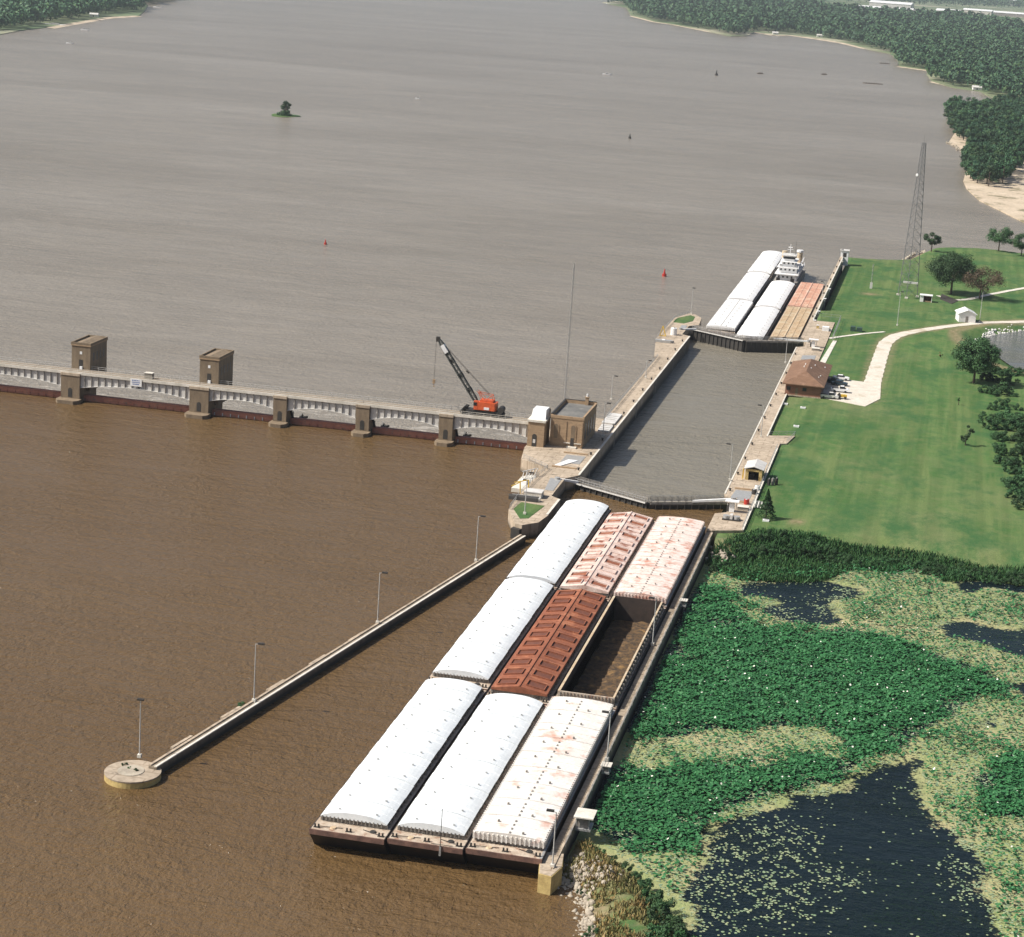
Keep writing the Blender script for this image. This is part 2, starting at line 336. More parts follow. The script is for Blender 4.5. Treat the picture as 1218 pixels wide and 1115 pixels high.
# ------------------------------------------------------------------ setting: water and land
WL = -5.0
def sheet(name, pts, z, mat, kind='structure'):
    n = len(pts); me = bpy.data.meshes.new(name); me.from_pydata([(x,y,z) for x,y in pts], [], [tuple(range(n))]); me.update(); me.materials.append(mat)
    if me.polygons[0].normal.z < 0: me.flip_normals()
    return tag(link(name, me), kind=kind)
sheet('river', [(-9000,-2600),(9000,-2600),(9000,30000),(-9000,30000)], WL, MT['lower'])
SPL = GP([(664,1034),(700,1046),(728,1072),(742,1115),(760,1200)], 0); SPL = SPL + [(SPL[-1][0]+8, -160), (SPL[-1][0]+8, -1500)]
_up = bpy.data.meshes.new('upper_river')
_hx0, _hx1, _hy0, _hy1 = 23.3, 31.6, 61.0, 109.0      # the inside of the open hopper barge holds no river
_P = [[(-2500,-1500)]+[p for p in SPL[::-1]]+[(33.2,4),(33.2,_hy0),(-2500,_hy0)], [(-2500,_hy0),(_hx0,_hy0),(_hx0,_hy1),(-2500,_hy1)], [(_hx1,_hy0),(33.2,_hy0),(33.2,_hy1),(_hx1,_hy1)],
      [(-2500,_hy1),(33.2,_hy1),(33.2,198.2),(17.2,190.6),(-2.2,201.3),(-2,231.5),(-2500,231.5)]]
_v = []; _f = []
for q in _P: _f.append(tuple(range(len(_v), len(_v)+len(q)))); _v += [(a, b, 0.0) for a, b in q]
_up.from_pydata(_v, [], _f); _up.update()
_bm = bmesh.new(); _bm.from_mesh(_up); bmesh.ops.triangulate(_bm, faces=_bm.faces)
for f_ in _bm.faces:
    if f_.normal.z < 0: f_.normal_flip()
_bm.to_mesh(_up); _bm.free(); _up.materials.append(MT['upper'])
tag(link('upper_river', _up), kind='structure')
sheet('chamber_water', [(-3.1,201.4),(17.2,190.8),(33,198.6),(35.3,199),(35.3,405),(33,404.5),(16.5,396.4),(-.5,408),(-3.3,410)], -1.1, MT['chamber'])
UNIT = 1.0
# main lock land
SHORE_N = GP([(1003,313),(1020,315),(1040,316),(1062,316),(1076,310),(1090,302),(1112,301),(1150,302),(1190,305),(1218,309)], -4.5)
P_MAIN = [(-60,152),(-60,653)] + [(max(x,33.6),y) for x,y in SHORE_N] + [(200,760),(500,800),(500,120),(200,150)] + [p for p in GP([(845,668),(880,674),(960,676),(1010,670),(1060,671),(1110,678),(1165,685),(1240,692)],0)][::-1] + [(40,152)]
INLET = GP([(1166,404),(1176,401),(1190,398),(1218,394),(1290,390),(1300,450),(1240,449),(1205,438),(1185,424),(1170,412)], 1.0)
P_SPIT = GP([(640,1046),(652,1052),(670,1054),(686,1066),(690,1085),(692,1115),(690,1200),(860,1240),(830,1150),(815,1110),(806,1078),(785,1056),(760,1036),(730,1014),(700,990),(672,1000),(655,1030)], .2)
def land(name, x0, x1, y0, y1, h, hf, mat, soilf=None):
    xs = np.arange(x0, x1+h*.5, h); ys = np.arange(y0, y1+h*.5, h)
    X, Y = np.meshgrid(xs, ys); Z = hf(X, Y); nx, ny = len(xs), len(ys)
    V = np.stack([X.ravel(), Y.ravel(), Z.ravel()], 1)
    i = np.arange(nx*ny).reshape(ny, nx); F = np.stack([i[:-1,:-1], i[:-1,1:], i[1:,1:], i[1:,:-1]], -1).reshape(-1, 4)
    keep = Z.ravel()[F].max(1) > -6.9
    me = quads_mesh(name, V, F[keep], mat, True)
    a = me.attributes.new('soil', 'FLOAT', 'POINT')
    a.data.foreach_set('value', (soilf(X, Y, Z) if soilf else np.zeros_like(X)).ravel().astype(np.float32))
    return tag(link(name, me), kind='structure')
def wob(X, Y, s=1.0): return (np.sin(X*.31*s+1)+np.sin(Y*.27*s+2)+np.sin((X+Y)*.13*s)+np.sin((X-Y)*.71*s))*.25
def h_main(X, Y):
    d = pdist(X, Y, P_MAIN) + wob(X, Y)*.8
    line = 472+(X-34)*.55
    t = np.clip((Y-line+3)/7, 0, 1); t = t*t*(3-2*t)
    top = 2.7*(1-t) + (-.4)*t
    base = np.where(Y > 400, -5.6, -1.0)
    slope = np.where(Y > 400, .55, .35)
    z = np.minimum(top, base+np.maximum(d, -4)*slope)
    di = pdist(X, Y, INLET)
    z = np.minimum(z, np.where(di > -12, .75-(di)*.32, 99))
    z = np.where(X < 40.5, np.where((Y > 166) & (Y < 446), np.minimum(z, 2.4), z), z)
    return np.where(X < 34.0, -7.0, z + wob(X, Y, 2)*.05)
def h_spit(X, Y):
    d = pdist(X, Y, P_SPIT) + wob(X, Y, 2)*.8
    return np.minimum(1.7+wob(X, Y, 3)*.3, -.6+np.maximum(d, -4)*.45)
def soil_main(X, Y, Z):
    s = np.clip((-3.0-Z)/1.0, 0, 1)
    s = np.maximum(s, np.exp(-(np.hypot(X-49, (Y-539))/3.0)**2)*.8)
    s = np.maximum(s, np.exp(-(np.hypot(X-50.5, (Y-184)*.6)/1.3)**2))
    s = np.maximum(s, np.exp(-(np.hypot(X-37, (Y-160)*.5)/2.5)**2))
    rd = GP([(1300,379),(1218,383),(1170,384),(1130,388),(1090,394),(1066,399),(1053,408),(1047,425),(1040,448),(1032,476)], 2.7); dr = np.full(X.shape, 99.)
    for (x1, y1), (x2, y2) in zip(rd[:-1], rd[1:]):
        t_ = np.clip(((X-x1)*(x2-x1)+(Y-y1)*(y2-y1))/((x2-x1)**2+(y2-y1)**2), 0, 1); dr = np.minimum(dr, np.hypot(X-x1-t_*(x2-x1), Y-y1-t_*(y2-y1)))
    s = np.maximum(s, np.clip(.75-np.abs(dr-2.2)/2.2+.35*vnoise(X, Y, 1.1), 0, .6)*(dr < 6))
    di = pdist(X, Y, INLET); s = np.maximum(s, np.clip(1-np.abs(di+9)/3.5, 0, .75)*(X > 80))
    return s
land('lawn', 32, 340, 120, 800, 1.6, h_main, MT['lawn'], soil_main)
land('bank', 26, 110, -110, 30, .9, h_spit, MT['lawn'], lambda X, Y, Z: np.clip(.55+wob(X, Y, 2.5)*.9, 0, 1))
def zland(x, y): return float(h_main(np.array([float(x)]), np.array([float(y)]))[0])
tag(sheet('inlet_water', INLET, 1.2, MT['pondplain']), kind='structure')
# marsh pond
SCUMP = {k: GP(v, 0) for k, v in dict(
 w1=[(875,697),(905,692),(940,690),(1000,692),(1030,700),(1035,710),(1000,715),(1005,742),(975,745),(930,742),(905,728),(922,714),(885,710)],
 w2=[(1118,688),(1218,690),(1260,700),(1218,708),(1180,701),(1150,708),(1130,698)],
 w3=[(1108,742),(1150,737),(1180,745),(1260,742),(1260,790),(1218,783),(1160,765),(1120,757)],
 w4=[(832,988),(870,975),(900,962),(940,945),(975,942),(1010,925),(1070,902),(1112,893),(1100,920),(1103,960),(1130,985),(1150,1005),(1170,1020),(1182,1070),(1192,1115),(1200,1200),(790,1200),(808,1090),(812,1060),(832,1030)],
 w5=[(1200,815),(1260,805),(1260,835),(1215,832)], w6=[(1165,858),(1190,855),(1200,868),(1175,872)]).items()}
LOT = [GP(v, 0) for v in (
 [(815,742),(850,738),(900,746),(960,752),(1010,748),(1060,757),(1110,777),(1165,795),(1200,815),(1150,835),(1110,862),(1075,888),(1020,900),(1000,880),(970,862),(900,868),(850,868),(800,878),(750,868),(742,860),(770,810),(796,768)],
 [(712,925),(735,910),(790,918),(830,912),(900,915),(960,895),(1020,905),(1000,927),(930,942),(860,962),(835,985),(800,1015),(760,1010),(700,985),(694,965)],
 [(1150,905),(1260,885),(1260,960),(1218,975),(1175,965)],
 [(826,700),(845,695),(880,725),(900,745),(850,745),(800,760),(808,730)])]
SCUMD = [GP(v, 0) for v in (
 [(742,880),(800,882),(850,872),(905,868),(965,864),(998,880),(960,892),(900,902),(830,908),(790,915),(735,905),(728,898)],
 [(1105,900),(1160,885),(1190,895),(1170,915),(1150,925),(1165,960),(1135,980),(1108,955)])]
P_POND = [(34.4,160),(34.4,-14),(33.5,-160),(420,-160),(420,175),(100,160)]
xs = np.arange(34.5, 150, .8); ys = np.arange(-60, 165, .8); X, Y = np.meshgrid(xs, ys)
def openw(X, Y):
    o = np.full(X.shape, -99.)
    for p in SCUMP.values(): o = np.maximum(o, pdist(X, Y, p))
    return o
def lot(X, Y):
    o = np.full(X.shape, -99.)
    for p in LOT: o = np.maximum(o, pdist(X, Y, p))
    return o
def dense(X, Y):
    o = np.full(X.shape, -99.)
    for p in SCUMD: o = np.maximum(o, pdist(X, Y, p))
    return o
sc = np.clip(.62 - (openw(X, Y)+vnoise(X, Y, .28)*1.6)*.14, .06, .76) + np.clip(dense(X, Y)*.2+.2, 0, .4) - np.clip(lot(X, Y)*.25+.25, 0, .5)*(dense(X, Y) < -1)
ii = np.arange(X.size).reshape(X.shape); F = np.stack([ii[:-1,:-1], ii[:-1,1:], ii[1:,1:], ii[1:,:-1]], -1).reshape(-1, 4)
_sy = np.array([p[1] for p in SPL[::-1]]); _sx = np.array([p[0] for p in SPL[::-1]])
spx = lambda yy: np.where(yy < SPL[0][1], np.interp(yy, _sy, _sx), 34.4)
F = F[X.ravel()[F[:,0]] > spx(Y.ravel()[F[:,0]])-.8]
me = quads_mesh('pond_water', np.stack([X.ravel(), Y.ravel(), np.zeros(X.size)], 1), F, MT['pond'], True)
at = me.attributes.new('scum', 'FLOAT', 'POINT'); at.data.foreach_set('value', sc.ravel().astype(np.float32))
tag(link('pond_water', me), kind='structure')
sheet('pond_water', [(149.7,-160),(420,-160),(420,175),(149.7,165)], -.02, MT['pond'])
sheet('pond_water', [(SPL[-2][0],-160),(149.7,-160),(149.7,-59.6),(SPL[-2][0],-59.6)], -.02, MT['pond'])
# leaves on the pond
def discs(name, C, r, tilt, mat, lift=0.0, label=None, cat=None, sides=6):
    n = len(C); a = rng.uniform(0, 6.28, n); ax = rng.uniform(0, 6.28, n); tl = np.clip(rng.normal(0, tilt, n), -.75, .75)
    th = np.arange(sides)/sides*2*np.pi
    px = np.cos(th[None]+a[:,None])*r[:,None]; py = np.sin(th[None]+a[:,None])*r[:,None]
    pz = (px*np.cos(ax)[:,None]+py*np.sin(ax)[:,None])*np.tan(tl)[:,None] + lift
    V = np.stack([px+C[:,0:1], py+C[:,1:2], pz+C[:,2:3]], -1).reshape(-1, 3)
    me = quads_mesh(name, V, np.arange(n*sides).reshape(n, sides), mat, k=sides)
    o = link(name, me); tag(o, label, cat, kind='stuff'); return o
def scatter(n, x0, x1, y0, y1): return rng.uniform(x0, x1, n), rng.uniform(y0, y1, n)
x, y = scatter(640000, 34.6, 135, -25, 168)
lo = lot(x, y) + vnoise(x, y, .22)*4.5+vnoise(x, y, .9)*2.4; dn = dense(x, y); ow = openw(x, y)
pr = np.clip(.16+lo*.13+.15*vnoise(x, y, .5), 0.03, .62)*(1-np.clip(dn*.8+.5, 0, 1)) + .04*(ow < 0) + .08*((ow < -1) & (vnoise(x, y, .22) > .25))
k = (rng.uniform(0, 1, len(x)) < pr) & (ow < .3) & (pdist(x, y, P_SPIT) < -1.0) & (x > spx(y)+1) & (pdist(x, y, P_MAIN) < -.5)
C = np.stack([x[k], y[k], np.clip(.45+.35*vnoise(x[k], y[k], .8)+rng.uniform(-.3, .45, k.sum()), .05, 1.4)], 1)
discs('lotus_leaves', C, rng.uniform(.10, .30, k.sum()), .45, MT['lotus'], 0, 'raised dark green lotus leaves crowding the pond beside the guide wall', 'lotus leaves', 7)
kk = rng.uniform(0, 1, len(C)) < .004
discs('lotus_flowers', C[kk]+[0,0,.35], rng.uniform(.08,.18,kk.sum()), .5, MT['flower'], 0, 'scattered white lotus blossoms standing above the dark green leaves', 'flowers', 6)
x, y = scatter(250000, 34.6, 135, -30, 168)
ow = openw(x, y) + vnoise(x, y, .3)*2.0; lo = lot(x, y)
isl = [(G(925,1000)[:2], 4.), (G(985,1042)[:2], 2.5), (G(910,1065)[:2], 5.), (G(830,1050)[:2], 3.), (G(860,1015)[:2], 2.5), (G(1010,1045)[:2], 2), (G(945,1025)[:2], 3.), (G(1145,1035)[:2], 2.), (G(850,1090)[:2], 3.), (G(1160,1060)[:2], 2.5), (G(930,730)[:2], 3), (G(1005,710)[:2], 4), (G(985,725)[:2], 3)]
pr = np.where(ow < 0, .35, .035*np.exp(-np.maximum(ow, 0)*.25)+.004)
for (cx, cy), rr in isl: pr = np.maximum(pr, .35*np.exp(-(((x-cx)**2*.5+(y-cy)**2*.35)/rr**2)**1.2)*(vnoise(x, y, 1.1) > -.1))
k = (rng.uniform(0, 1, len(x)) < pr) & (pdist(x, y, P_SPIT) < -.3) & (x > spx(y)+1) & (pdist(x, y, P_MAIN) < -.5)
C = np.stack([x[k], y[k], rng.uniform(.02, .09, k.sum())], 1)
h = len(C)//2
discs('lily_pads', C[:h], rng.uniform(.10, .24, h), .1, MT['pad'], 0, 'flat yellow green lily pads floating in mats on the pond', 'lily pads', 6)
discs('lily_pads', C[h:], rng.uniform(.10, .25, len(C)-h), .1, MT['paddark'], 0, 'flat mid green lily pads floating between the yellower ones', 'lily pads', 6)
# far land
def farland(name, px, z=-4.2, mat='farland', extra=None):
    p = GP(px, z) + (extra or []); MB().prism(p, z-2.5, z).build(name, MT[mat]); return p
FR_SH = [(716,3),(745,9),(750,18),(778,26),(800,29),(840,37),(870,43),(889,43),(897,38),(920,42),(940,42),(975,46),(1000,50),(1030,58),(1060,64),(1068,72),(1070,79),(1106,84),(1102,88),(1109,97),(1135,104),(1165,108),(1174,113),(1185,118),(1205,124),(1222,127)]
FR = GP(FR_SH, -4.2) + [(900,2250),(6000,2500),(8500,12000),(8000,29000),(-1500,29000),(-900,9000)]
o = MB().prism(FR, -7, -4.2).build('far_ground', MT['farland']); tag(o, kind='structure')
NR = GP([(1128,170),(1145,178),(1162,188),(1150,200),(1146,215),(1150,224),(1165,238),(1190,250),(1218,264)], -4.4)
NRX = NR + [(200,800),(700,820),(700,1900),(300,1950),(120,1700),(75,1560)]
o = MB().prism(NRX, -7, -4.4).build('sandbar', MT['sand']); tag(o, kind='structure')
FL = GP([(0,41),(25,36),(60,32),(100,25),(130,20),(165,19),(172,13),(176,6)], -4.3)
FLX = [(-1500,1580)] + FL + [(-1150,2750),(-1400,3600),(-2500,5200),(-4000,5000),(-4000,1500)]
o = MB().prism(FLX, -7, -4.3).build('far_bank', MT['farland']); tag(o, kind='structure')
# ------------------------------------------------------------------ lock walls
LW = GP([(628,619),(652,613.6),(666,594),(656,590),(671,569.5),(690,566)], 3)
leftp = [(-5.6,155.6),(-4.0,155.0),(-1.2,158.5),(-.4,165),(-.6,178.8),(-2.9,180.8),(-3.0,197.5),(-.5,201.5),(-.6,392.5),(-3.4,394.6),(-3.4,411),(-.6,414.5),(-1.5,428.5),(-4.5,434.5),(-6.5,435.2),(-9.9,423.2),(-10,382.3),(-6.1,353),(-5.1,353),(-5.1,262),(-14.5,262),(-14.5,247),(-17.8,240),(-17.8,222.4),(-16.1,210.6),(-9.4,205.2),(-8.6,204),(-9.6,192),(-9.6,177.4),(-9.2,165.8)]
MB().prism(leftp, -9, 3).build('lock_wall', MT['conc'])
lockL = bpy.data.objects['lock_wall']; tag(lockL, 'long concrete river wall of the lock running from the grassy nose past the masonry control house', 'lock wall')
rightp = [(32.9,168),(32.9,182),(35.2,184),(35.2,197),(32.9,199.5),(32.9,392.5),(35.4,395),(35.4,407),(32.9,410.5),(32.9,611),(34.3,611),(34.3,446),(41.5,446),(41.5,398),(41.2,352),(36.6,352),(36.6,262),(40.3,262),(40.3,250),(40.3,171),(34,168)]
o = MB().prism(rightp, -9, 3).build('lock_wall', MT['conc']); tag(o, 'long concrete land wall of the lock beside the lawn, ending at the small white hut', 'lock wall')
# fresh pale coping strips
for nm, x0, x1, y0, y1, lb in (('coping', -.95, -.5, 201.6, 392.3, 0), ('coping', -1.0, -.5, 165, 178.6, 0)):
    MB().box(x0, x1+.03, y0, y1, 2.9, 3.08).build(nm, MT['conc_white'], lockL)
ap = bpy.data.objects['lock_wall.001']
MB().box(-.6,-.56,201.6,392.4,-8.9,2.7).build('chamber_shade', MT['lining'], lockL); MB().box(32.86,32.9,199.8,392.3,-8.9,2.7).build('chamber_shade', MT['lining'], ap)  # thin dark sheets added to paint shade onto the algae-stained chamber faces
MB().box(32.87, 33.2, 199.8, 392.3, 2.9, 3.08).build('coping', MT['conc_white'], ap)
MB().box(39.9, 40.34, 171, 250, 3.0, 3.12).build('coping', MT['conc_white'], ap)
MB().box(36.3, 36.63, 262.1, 352, 3.0, 3.12).build('coping', MT['conc_white'], ap)
MB().box(33.9, 34.33, 447, 611, 3.0, 3.14).build('coping', MT['conc_white'], ap)
# side arm platform on the right wall (walk and railing) near y 262
MB().prism([(36.6,254),(41.9,256.5),(43.2,266.5),(36.6,263.5)], 2.4, 3.02).build('landing_slab', MT['conc'], ap)
for yy in (215,250,285,320,355,382): MB().box(-.56,-.5,yy-.5,yy+.5,-8,2.9).build('ladder', MT['coaming'], lockL)
for yy in (215,250,285,320,355,382): MB().box(32.8,32.86,yy-.5,yy+.5,-8,2.9).build('ladder', MT['coaming'], ap)
# grass plots on both noses
def plot(pts, z, nm='grass_plot', par=lockL): return MB().prism(pts, z, z+.06).build(nm, MT['lawn'], par)
plot([(-8.3,166.5),(-5.4,159.6),(-3.8,160.5),(-2.6,171.8),(-7.9,172.6)], 3.0)
plot([(-9.2,415),(-5.6,414.5),(-3.4,420.5),(-3.8,429.5),(-5.6,431.5),(-8.9,424)], 3.0)
MB().prism([(-6.2,154.6),(-4.3,154.0),(-3.6,156.2),(-5.7,156.8)], -6, 2.2).build('fender_block', MT['dark'], lockL)
# machinery pits and steel plates set in wall tops
def plate(pts, mat, par, nm='steel_plate', h=.07): return MB().prism(pts, 3.0, 3.0+h).build(nm, MT[mat], par)
plate([(-7.0,211.5),(-2.4,211.5),(-2.4,219.5),(-7.0,219.5)], 'galv', lockL); plate([(-7.6,208),(-6.2,207.6),(-3.2,214.5),(-5.6,214.5)], 'white', lockL, h=.2)
plate([(-5.3,185),(-3.4,185),(-3.6,196),(-6.2,196)], 'galv', lockL)
plate([(-5.5,417-14),(-3.9,403),(-3.9,411),(-5.8,411)], 'galv', lockL)
for yy in (206.5, 221): plate([(-8,yy),(-2.2,yy),(-2.2,yy+.8),(-8,yy+.8)], 'stone', lockL, 'kerb', .25)
plate([(34.6,197.5),(38.8,197.5),(38.9,204.3),(35,204.3)], 'galv', ap); plate([(36.1,195.5),(38.2,195.5),(38.2,197.3),(36.1,197.3)], 'galv', ap)
for yy in (193.7, 205.4): plate([(34.6,yy),(39,yy),(39,yy+.7),(34.6,yy+.7)], 'stone', ap, 'kerb', .25)
plate([(36,372),(40,374),(40,381),(36,379)], 'galv', ap); plate([(35.6,366),(40,369),(40,371),(35.6,369.5)], 'white', ap, h=.15)
# ------------------------------------------------------------------ railings, poles, bollards
def railing(pts, label, h=1.05, mat='galv', step=2.2, name='railing', parent=None, cat='railing', t=.07):
    m = MB()
    for a, b in zip(pts[:-1], pts[1:]):
        A, B_ = Vector(a), Vector(b); n = max(1, int((B_-A).length/step))
        for i in range(n+1):
            p = A.lerp(B_, i/n); m.box(p.x-t/2, p.x+t/2, p.y-t/2, p.y+t/2, p.z, p.z+h)
        for hh in (h, h*.55): m.bar(A+Vector((0,0,hh)), B_+Vector((0,0,hh)), t)
    o = m.build(name, MT[mat], parent)
    if parent is None: tag(o, label, cat)
    return o
railing([(40.1,171,3.12),(40.1,250,3.12)], 'long pale railing along the land edge of the near lock apron')
railing([(41.9,256.5,3.02),(43.2,266.5,3.02),(37,263.6,3.02)], 'short railing round the small landing slab jutting onto the lawn')
railing([(34.4,446,3.0),(36.5,452,2.7),(43,452,2.7),(43,425,2.7),(43,410,2.7)], 'chain link fence round the white boxes beyond the far gate', h=1.9, cat='fence', name='chain_link_fence')
railing([(-9.0,166,3),(-9.3,177,3),(-9.3,191,3),(-8.4,203.6,3),(-15.6,211,3)], 'railing on the river edge of the near wall beside the boat platform')
railing([(-4.9,262.5,3),(-4.9,352.5,3)], 'very long railing on the river edge of the middle wall')
railing([(-9.7,383,3),(-9.6,422,3),(-6.4,434,3)], 'railing round the far wall nose with the grass plot')
def lamp_post(loc, h, label, arm=(1.2,0), heads=1, group='tall lamp posts on the lock walls', cat='lamp post'):
    t = thing('lamp_post', loc, label, cat, group)
    MB().cyl((0,0,0), (0,0,h), .11, .07, 8).build('pole', MT['lampgrey'], t)
    MB().box(-.28, .28, -.28, .28, 0, .5).build('base', MT['conc_white'], t)
    ax, ay = arm
    MB().bar((0,0,h-.05), (ax,ay,h+.1), .07).build('arm', MT['lampgrey'], t)
    MB().box(ax-.5, ax+.5, ay-.22, ay+.22, h+.0, h+.24).build('lamp_head', MT['dark'], t)
    return t
for (px, py, zz, h, ar, lb) in (
  (166,901,1.05,8.8,(0,0),'lamp post on the round bullnose end of the left guide wall'),
  (302,835,1.5,9.6,(.9,0),'second lamp post from the round end of the left guide wall, by a bush'),
  (449,742,1.5,9.4,(.9,0),'third lamp post from the round end of the left guide wall'),
  (566,668,1.5,9.2,(.9,0),'lamp post on the left guide wall nearest the lock'),
  (624,612,3,9.0,(.9,.2),'lamp post at the tip of the near grass plot'),
  (657,1032,2.6,7.8,(-.8,0),'lamp post on the yellow end block of the right guide wall'),
  (722,905,2.6,7.5,(-.8,0),'lamp post on the right guide wall beside the front white barge'),
  (776,768,2.6,8.5,(-.8,0),'lamp post on the right guide wall beside the open hopper barge'),
  (868,572,3,8.5,(-1,0),'lamp post on the land wall by the open yellow shed'),
  (905,520,3,8.0,(-1,0),'lamp post on the land wall by the landing slab'),
  (934,432,3,7.5,(-1,0),'lamp post on the land wall beside the brown roofed building'),
  (822,374,3,8.8,(.3,0),'lamp post standing in the far grass plot'),
  (1002,312,3,5,(-.5,0),'lamp post at the far end of the land wall by the white hut'),
  (978,352,3,5,(-.5,0),'lamp post on the far guide wall by the pink barge'),
  (717,520,3,8.5,(.9,0),'lamp post beside the shaded side of the control house'),
  (727,476,3,6.5,(.9,0),'lamp post on the middle wall above the white slabs'),
  (768,450,3,5,(.9,0),'lamp post half way along the middle wall')):
    x, y, z = G(px, py, zz); lamp_post((x, y, zz), h, lb, ar)
for (px, py, h, lb) in ((1067,388,11.5,'thin white flagpole like mast beside the gravel road bend'), (1165,384,10.5,'thin lawn light pole right of the white gabled shed')):
    x, y, z = G(px, py, 2.6); t = lamp_post((x, y, zland(x, y)), h, lb, (.5,0), group=None)
# slender antenna masts
def antenna(loc, h, label, w=.5):
    t = thing('antenna_mast', loc, label, 'antenna')
    m = MB(); n = int(h/1.5)
    for i in range(3):
        a = i*2.094; m.bar((math.cos(a)*w/2, math.sin(a)*w/2, 0), (math.cos(a)*w*.3, math.sin(a)*w*.3, h), .07)
    m.build('mast', MT['lampgrey'], t)
    m = MB()
    for j in range(n):
        for i in range(3):
            a, b = i*2.094, (i+1)*2.094; z0, z1 = j*h/n, (j+1)*h/n
            m.bar((math.cos(a)*w/2, math.sin(a)*w/2, z0), (math.cos(b)*w/2, math.sin(b)*w/2, z1), .04)
    m.build('bracing', MT['lampgrey'], t)
    return t
antenna((-14.0,251,3), 41, 'very tall thin antenna mast rising behind the control house')
x, y, z = G(1036, 342, 0); t = antenna((x, y, zland(x, y)), 9.5, 'short antenna mast with a white cabinet on the far lawn'); MB().box(-.5,.5,-.4,.4,0,2.2).build('cabinet', MT['offwhite'], t)
# lattice radio tower
bx, by, _ = G(1079, 353, -.3); t = thing('radio_tower', (bx, by, -.4), 'tall three legged lattice radio tower standing on the far lawn', 'radio tower')
H, W0, W1 = 58, 4.2, .8
def leg(i, s):
    a = -1.62+i*2.094; r = W0+(W1-W0)*s; return Vector((math.cos(a)*r, math.sin(a)*r, s*H))
for i in range(3): MB().bar(leg(i,0), leg(i,1), .2).build('leg', MT['towersteel'], t)
m = MB(); s = 0
while s < 1:
    st = .05*(1-s)+.026; s2 = min(1, s+st)
    for i in range(3):
        m.bar(leg(i,s), leg((i+1)%3,s2), .08); m.bar(leg((i+1)%3,s), leg(i,s2), .08); m.bar(leg(i,s2), leg((i+1)%3,s2), .06)
    s = s2+.0001
m.build('bracing', MT['towersteel'], t)
for i in range(3):
    p = leg(i,0); MB().box(p.x-.6,p.x+.6,p.y-.6,p.y+.6,-.4,.5).build('footing', MT['conc_white'], t)
MB().box(-2,3.5,-3.4,-2.8,5.6,6.3).build('cross_duct', MT['offwhite'], t)
m = MB().cyl((-1.2,-.6,46), (-1.35,-.95,46), .55, .45, 12); m.build('dish', MT['white'], t)
m = MB(); m.cyl((0,0,H-.3), (0,0,H+3), .06, .04, 6); m.build('whip_antenna', MT['towersteel'], t)
# bollards and other small things on the walls
b0 = MB(); b0.cyl((0,0,0),(0,0,.55),.2,.2,8); b0.cyl((0,0,.45),(0,0,.62),.3,.3,8)
bme = b0.mesh('bollard', MT['dark'])
for (xx, ya, yb, st, gl) in ((-1.6,206,385,16,'river'), (33.8,203,388,16,'land'), (33.55,452,600,18,'far')):
    lb = {'river':'dark mooring bollard on the river wall coping of the lock','land':'dark mooring bollard on the land wall coping beside the chamber','far':'dark mooring bollard on the far guide wall past the upper barges'}[gl]
    yy = ya
    while yy < yb:
        o = link('bollard', bme, loc=(xx, yy, 3)); tag(o, lb, 'bollard', 'mooring bollards on the '+gl+' wall'); yy += st
# ------------------------------------------------------------------ guide walls
c = GP([(158,917)], 1.1)[0]
cx, cy = c
tw = thing('guide_wall', (0,0,0), 'long thin concrete guide wall angling out into the river with a rounded end', 'guide wall')
d = Vector((-3.6-cx, 153.2-cy, 0)); d.normalize(); nrm = Vector((d.y, -d.x, 0))
A0 = Vector((cx,cy,0))+d*2; B0 = Vector((-3.4,152.6,0))
wl = [A0-nrm*.35, A0+nrm*.95, B0+nrm*1.15, B0-nrm*.75]
off = nrm*1.7
wl = [p+off for p in wl]; wl[2] = B0+nrm*.9; wl[3] = B0-nrm*.4
MB().prism([(p.x,p.y) for p in wl], -6, 1.5).build('wall', MT['conc_low'], tw)
m = MB()
a, b = wl[0], wl[3]; m.bar(a+Vector((0,0,1.58))+nrm*.2, b+Vector((0,0,1.58))+nrm*.2, .4, .22)
m.build('curb', MT['conc'], tw)
m = MB(); a, b = wl[1], wl[2]; m.bar(a+Vector((0,0,1.5))-nrm*.17, b+Vector((0,0,1.5))-nrm*.17, .4, .16); m.build('curb', MT['conc_white'], tw)
m = MB(); m.prism([(cx+math.cos(t_)*4.0, cy+math.sin(t_)*4.1) for t_ in np.linspace(0, 2*math.pi, 41)[:-1]], -6, .95); m.build('round_end', MT['yellow'], tw)
m = MB(); m.prism([(cx+math.cos(t_)*4.02, cy+math.sin(t_)*4.12) for t_ in np.linspace(0, 2*math.pi, 41)[:-1]], 1.0-.15, 1.05); m.build('round_cap', MT['conc'], tw)
m = MB(); m.prism([(cx-.3+math.cos(t_)*1.9, cy+math.sin(t_)*2.0) for t_ in np.linspace(0, 2*math.pi, 25)[:-1]], 1.05, 1.13); m.build('planting_bed', MT['rock'], tw)
# ledges / ladders on outer side of guide wall
m = MB()
L_ = (B0-A0).length
for k in range(9):
    p = A0+off*.2+d*(8+k*(L_-14)/9) - nrm*.1
    m.bar(p+Vector((0,0,1.1)), p+d*5.5+Vector((0,0,1.1)), .5, .35)
m.build('ledge', MT['conc'], tw)
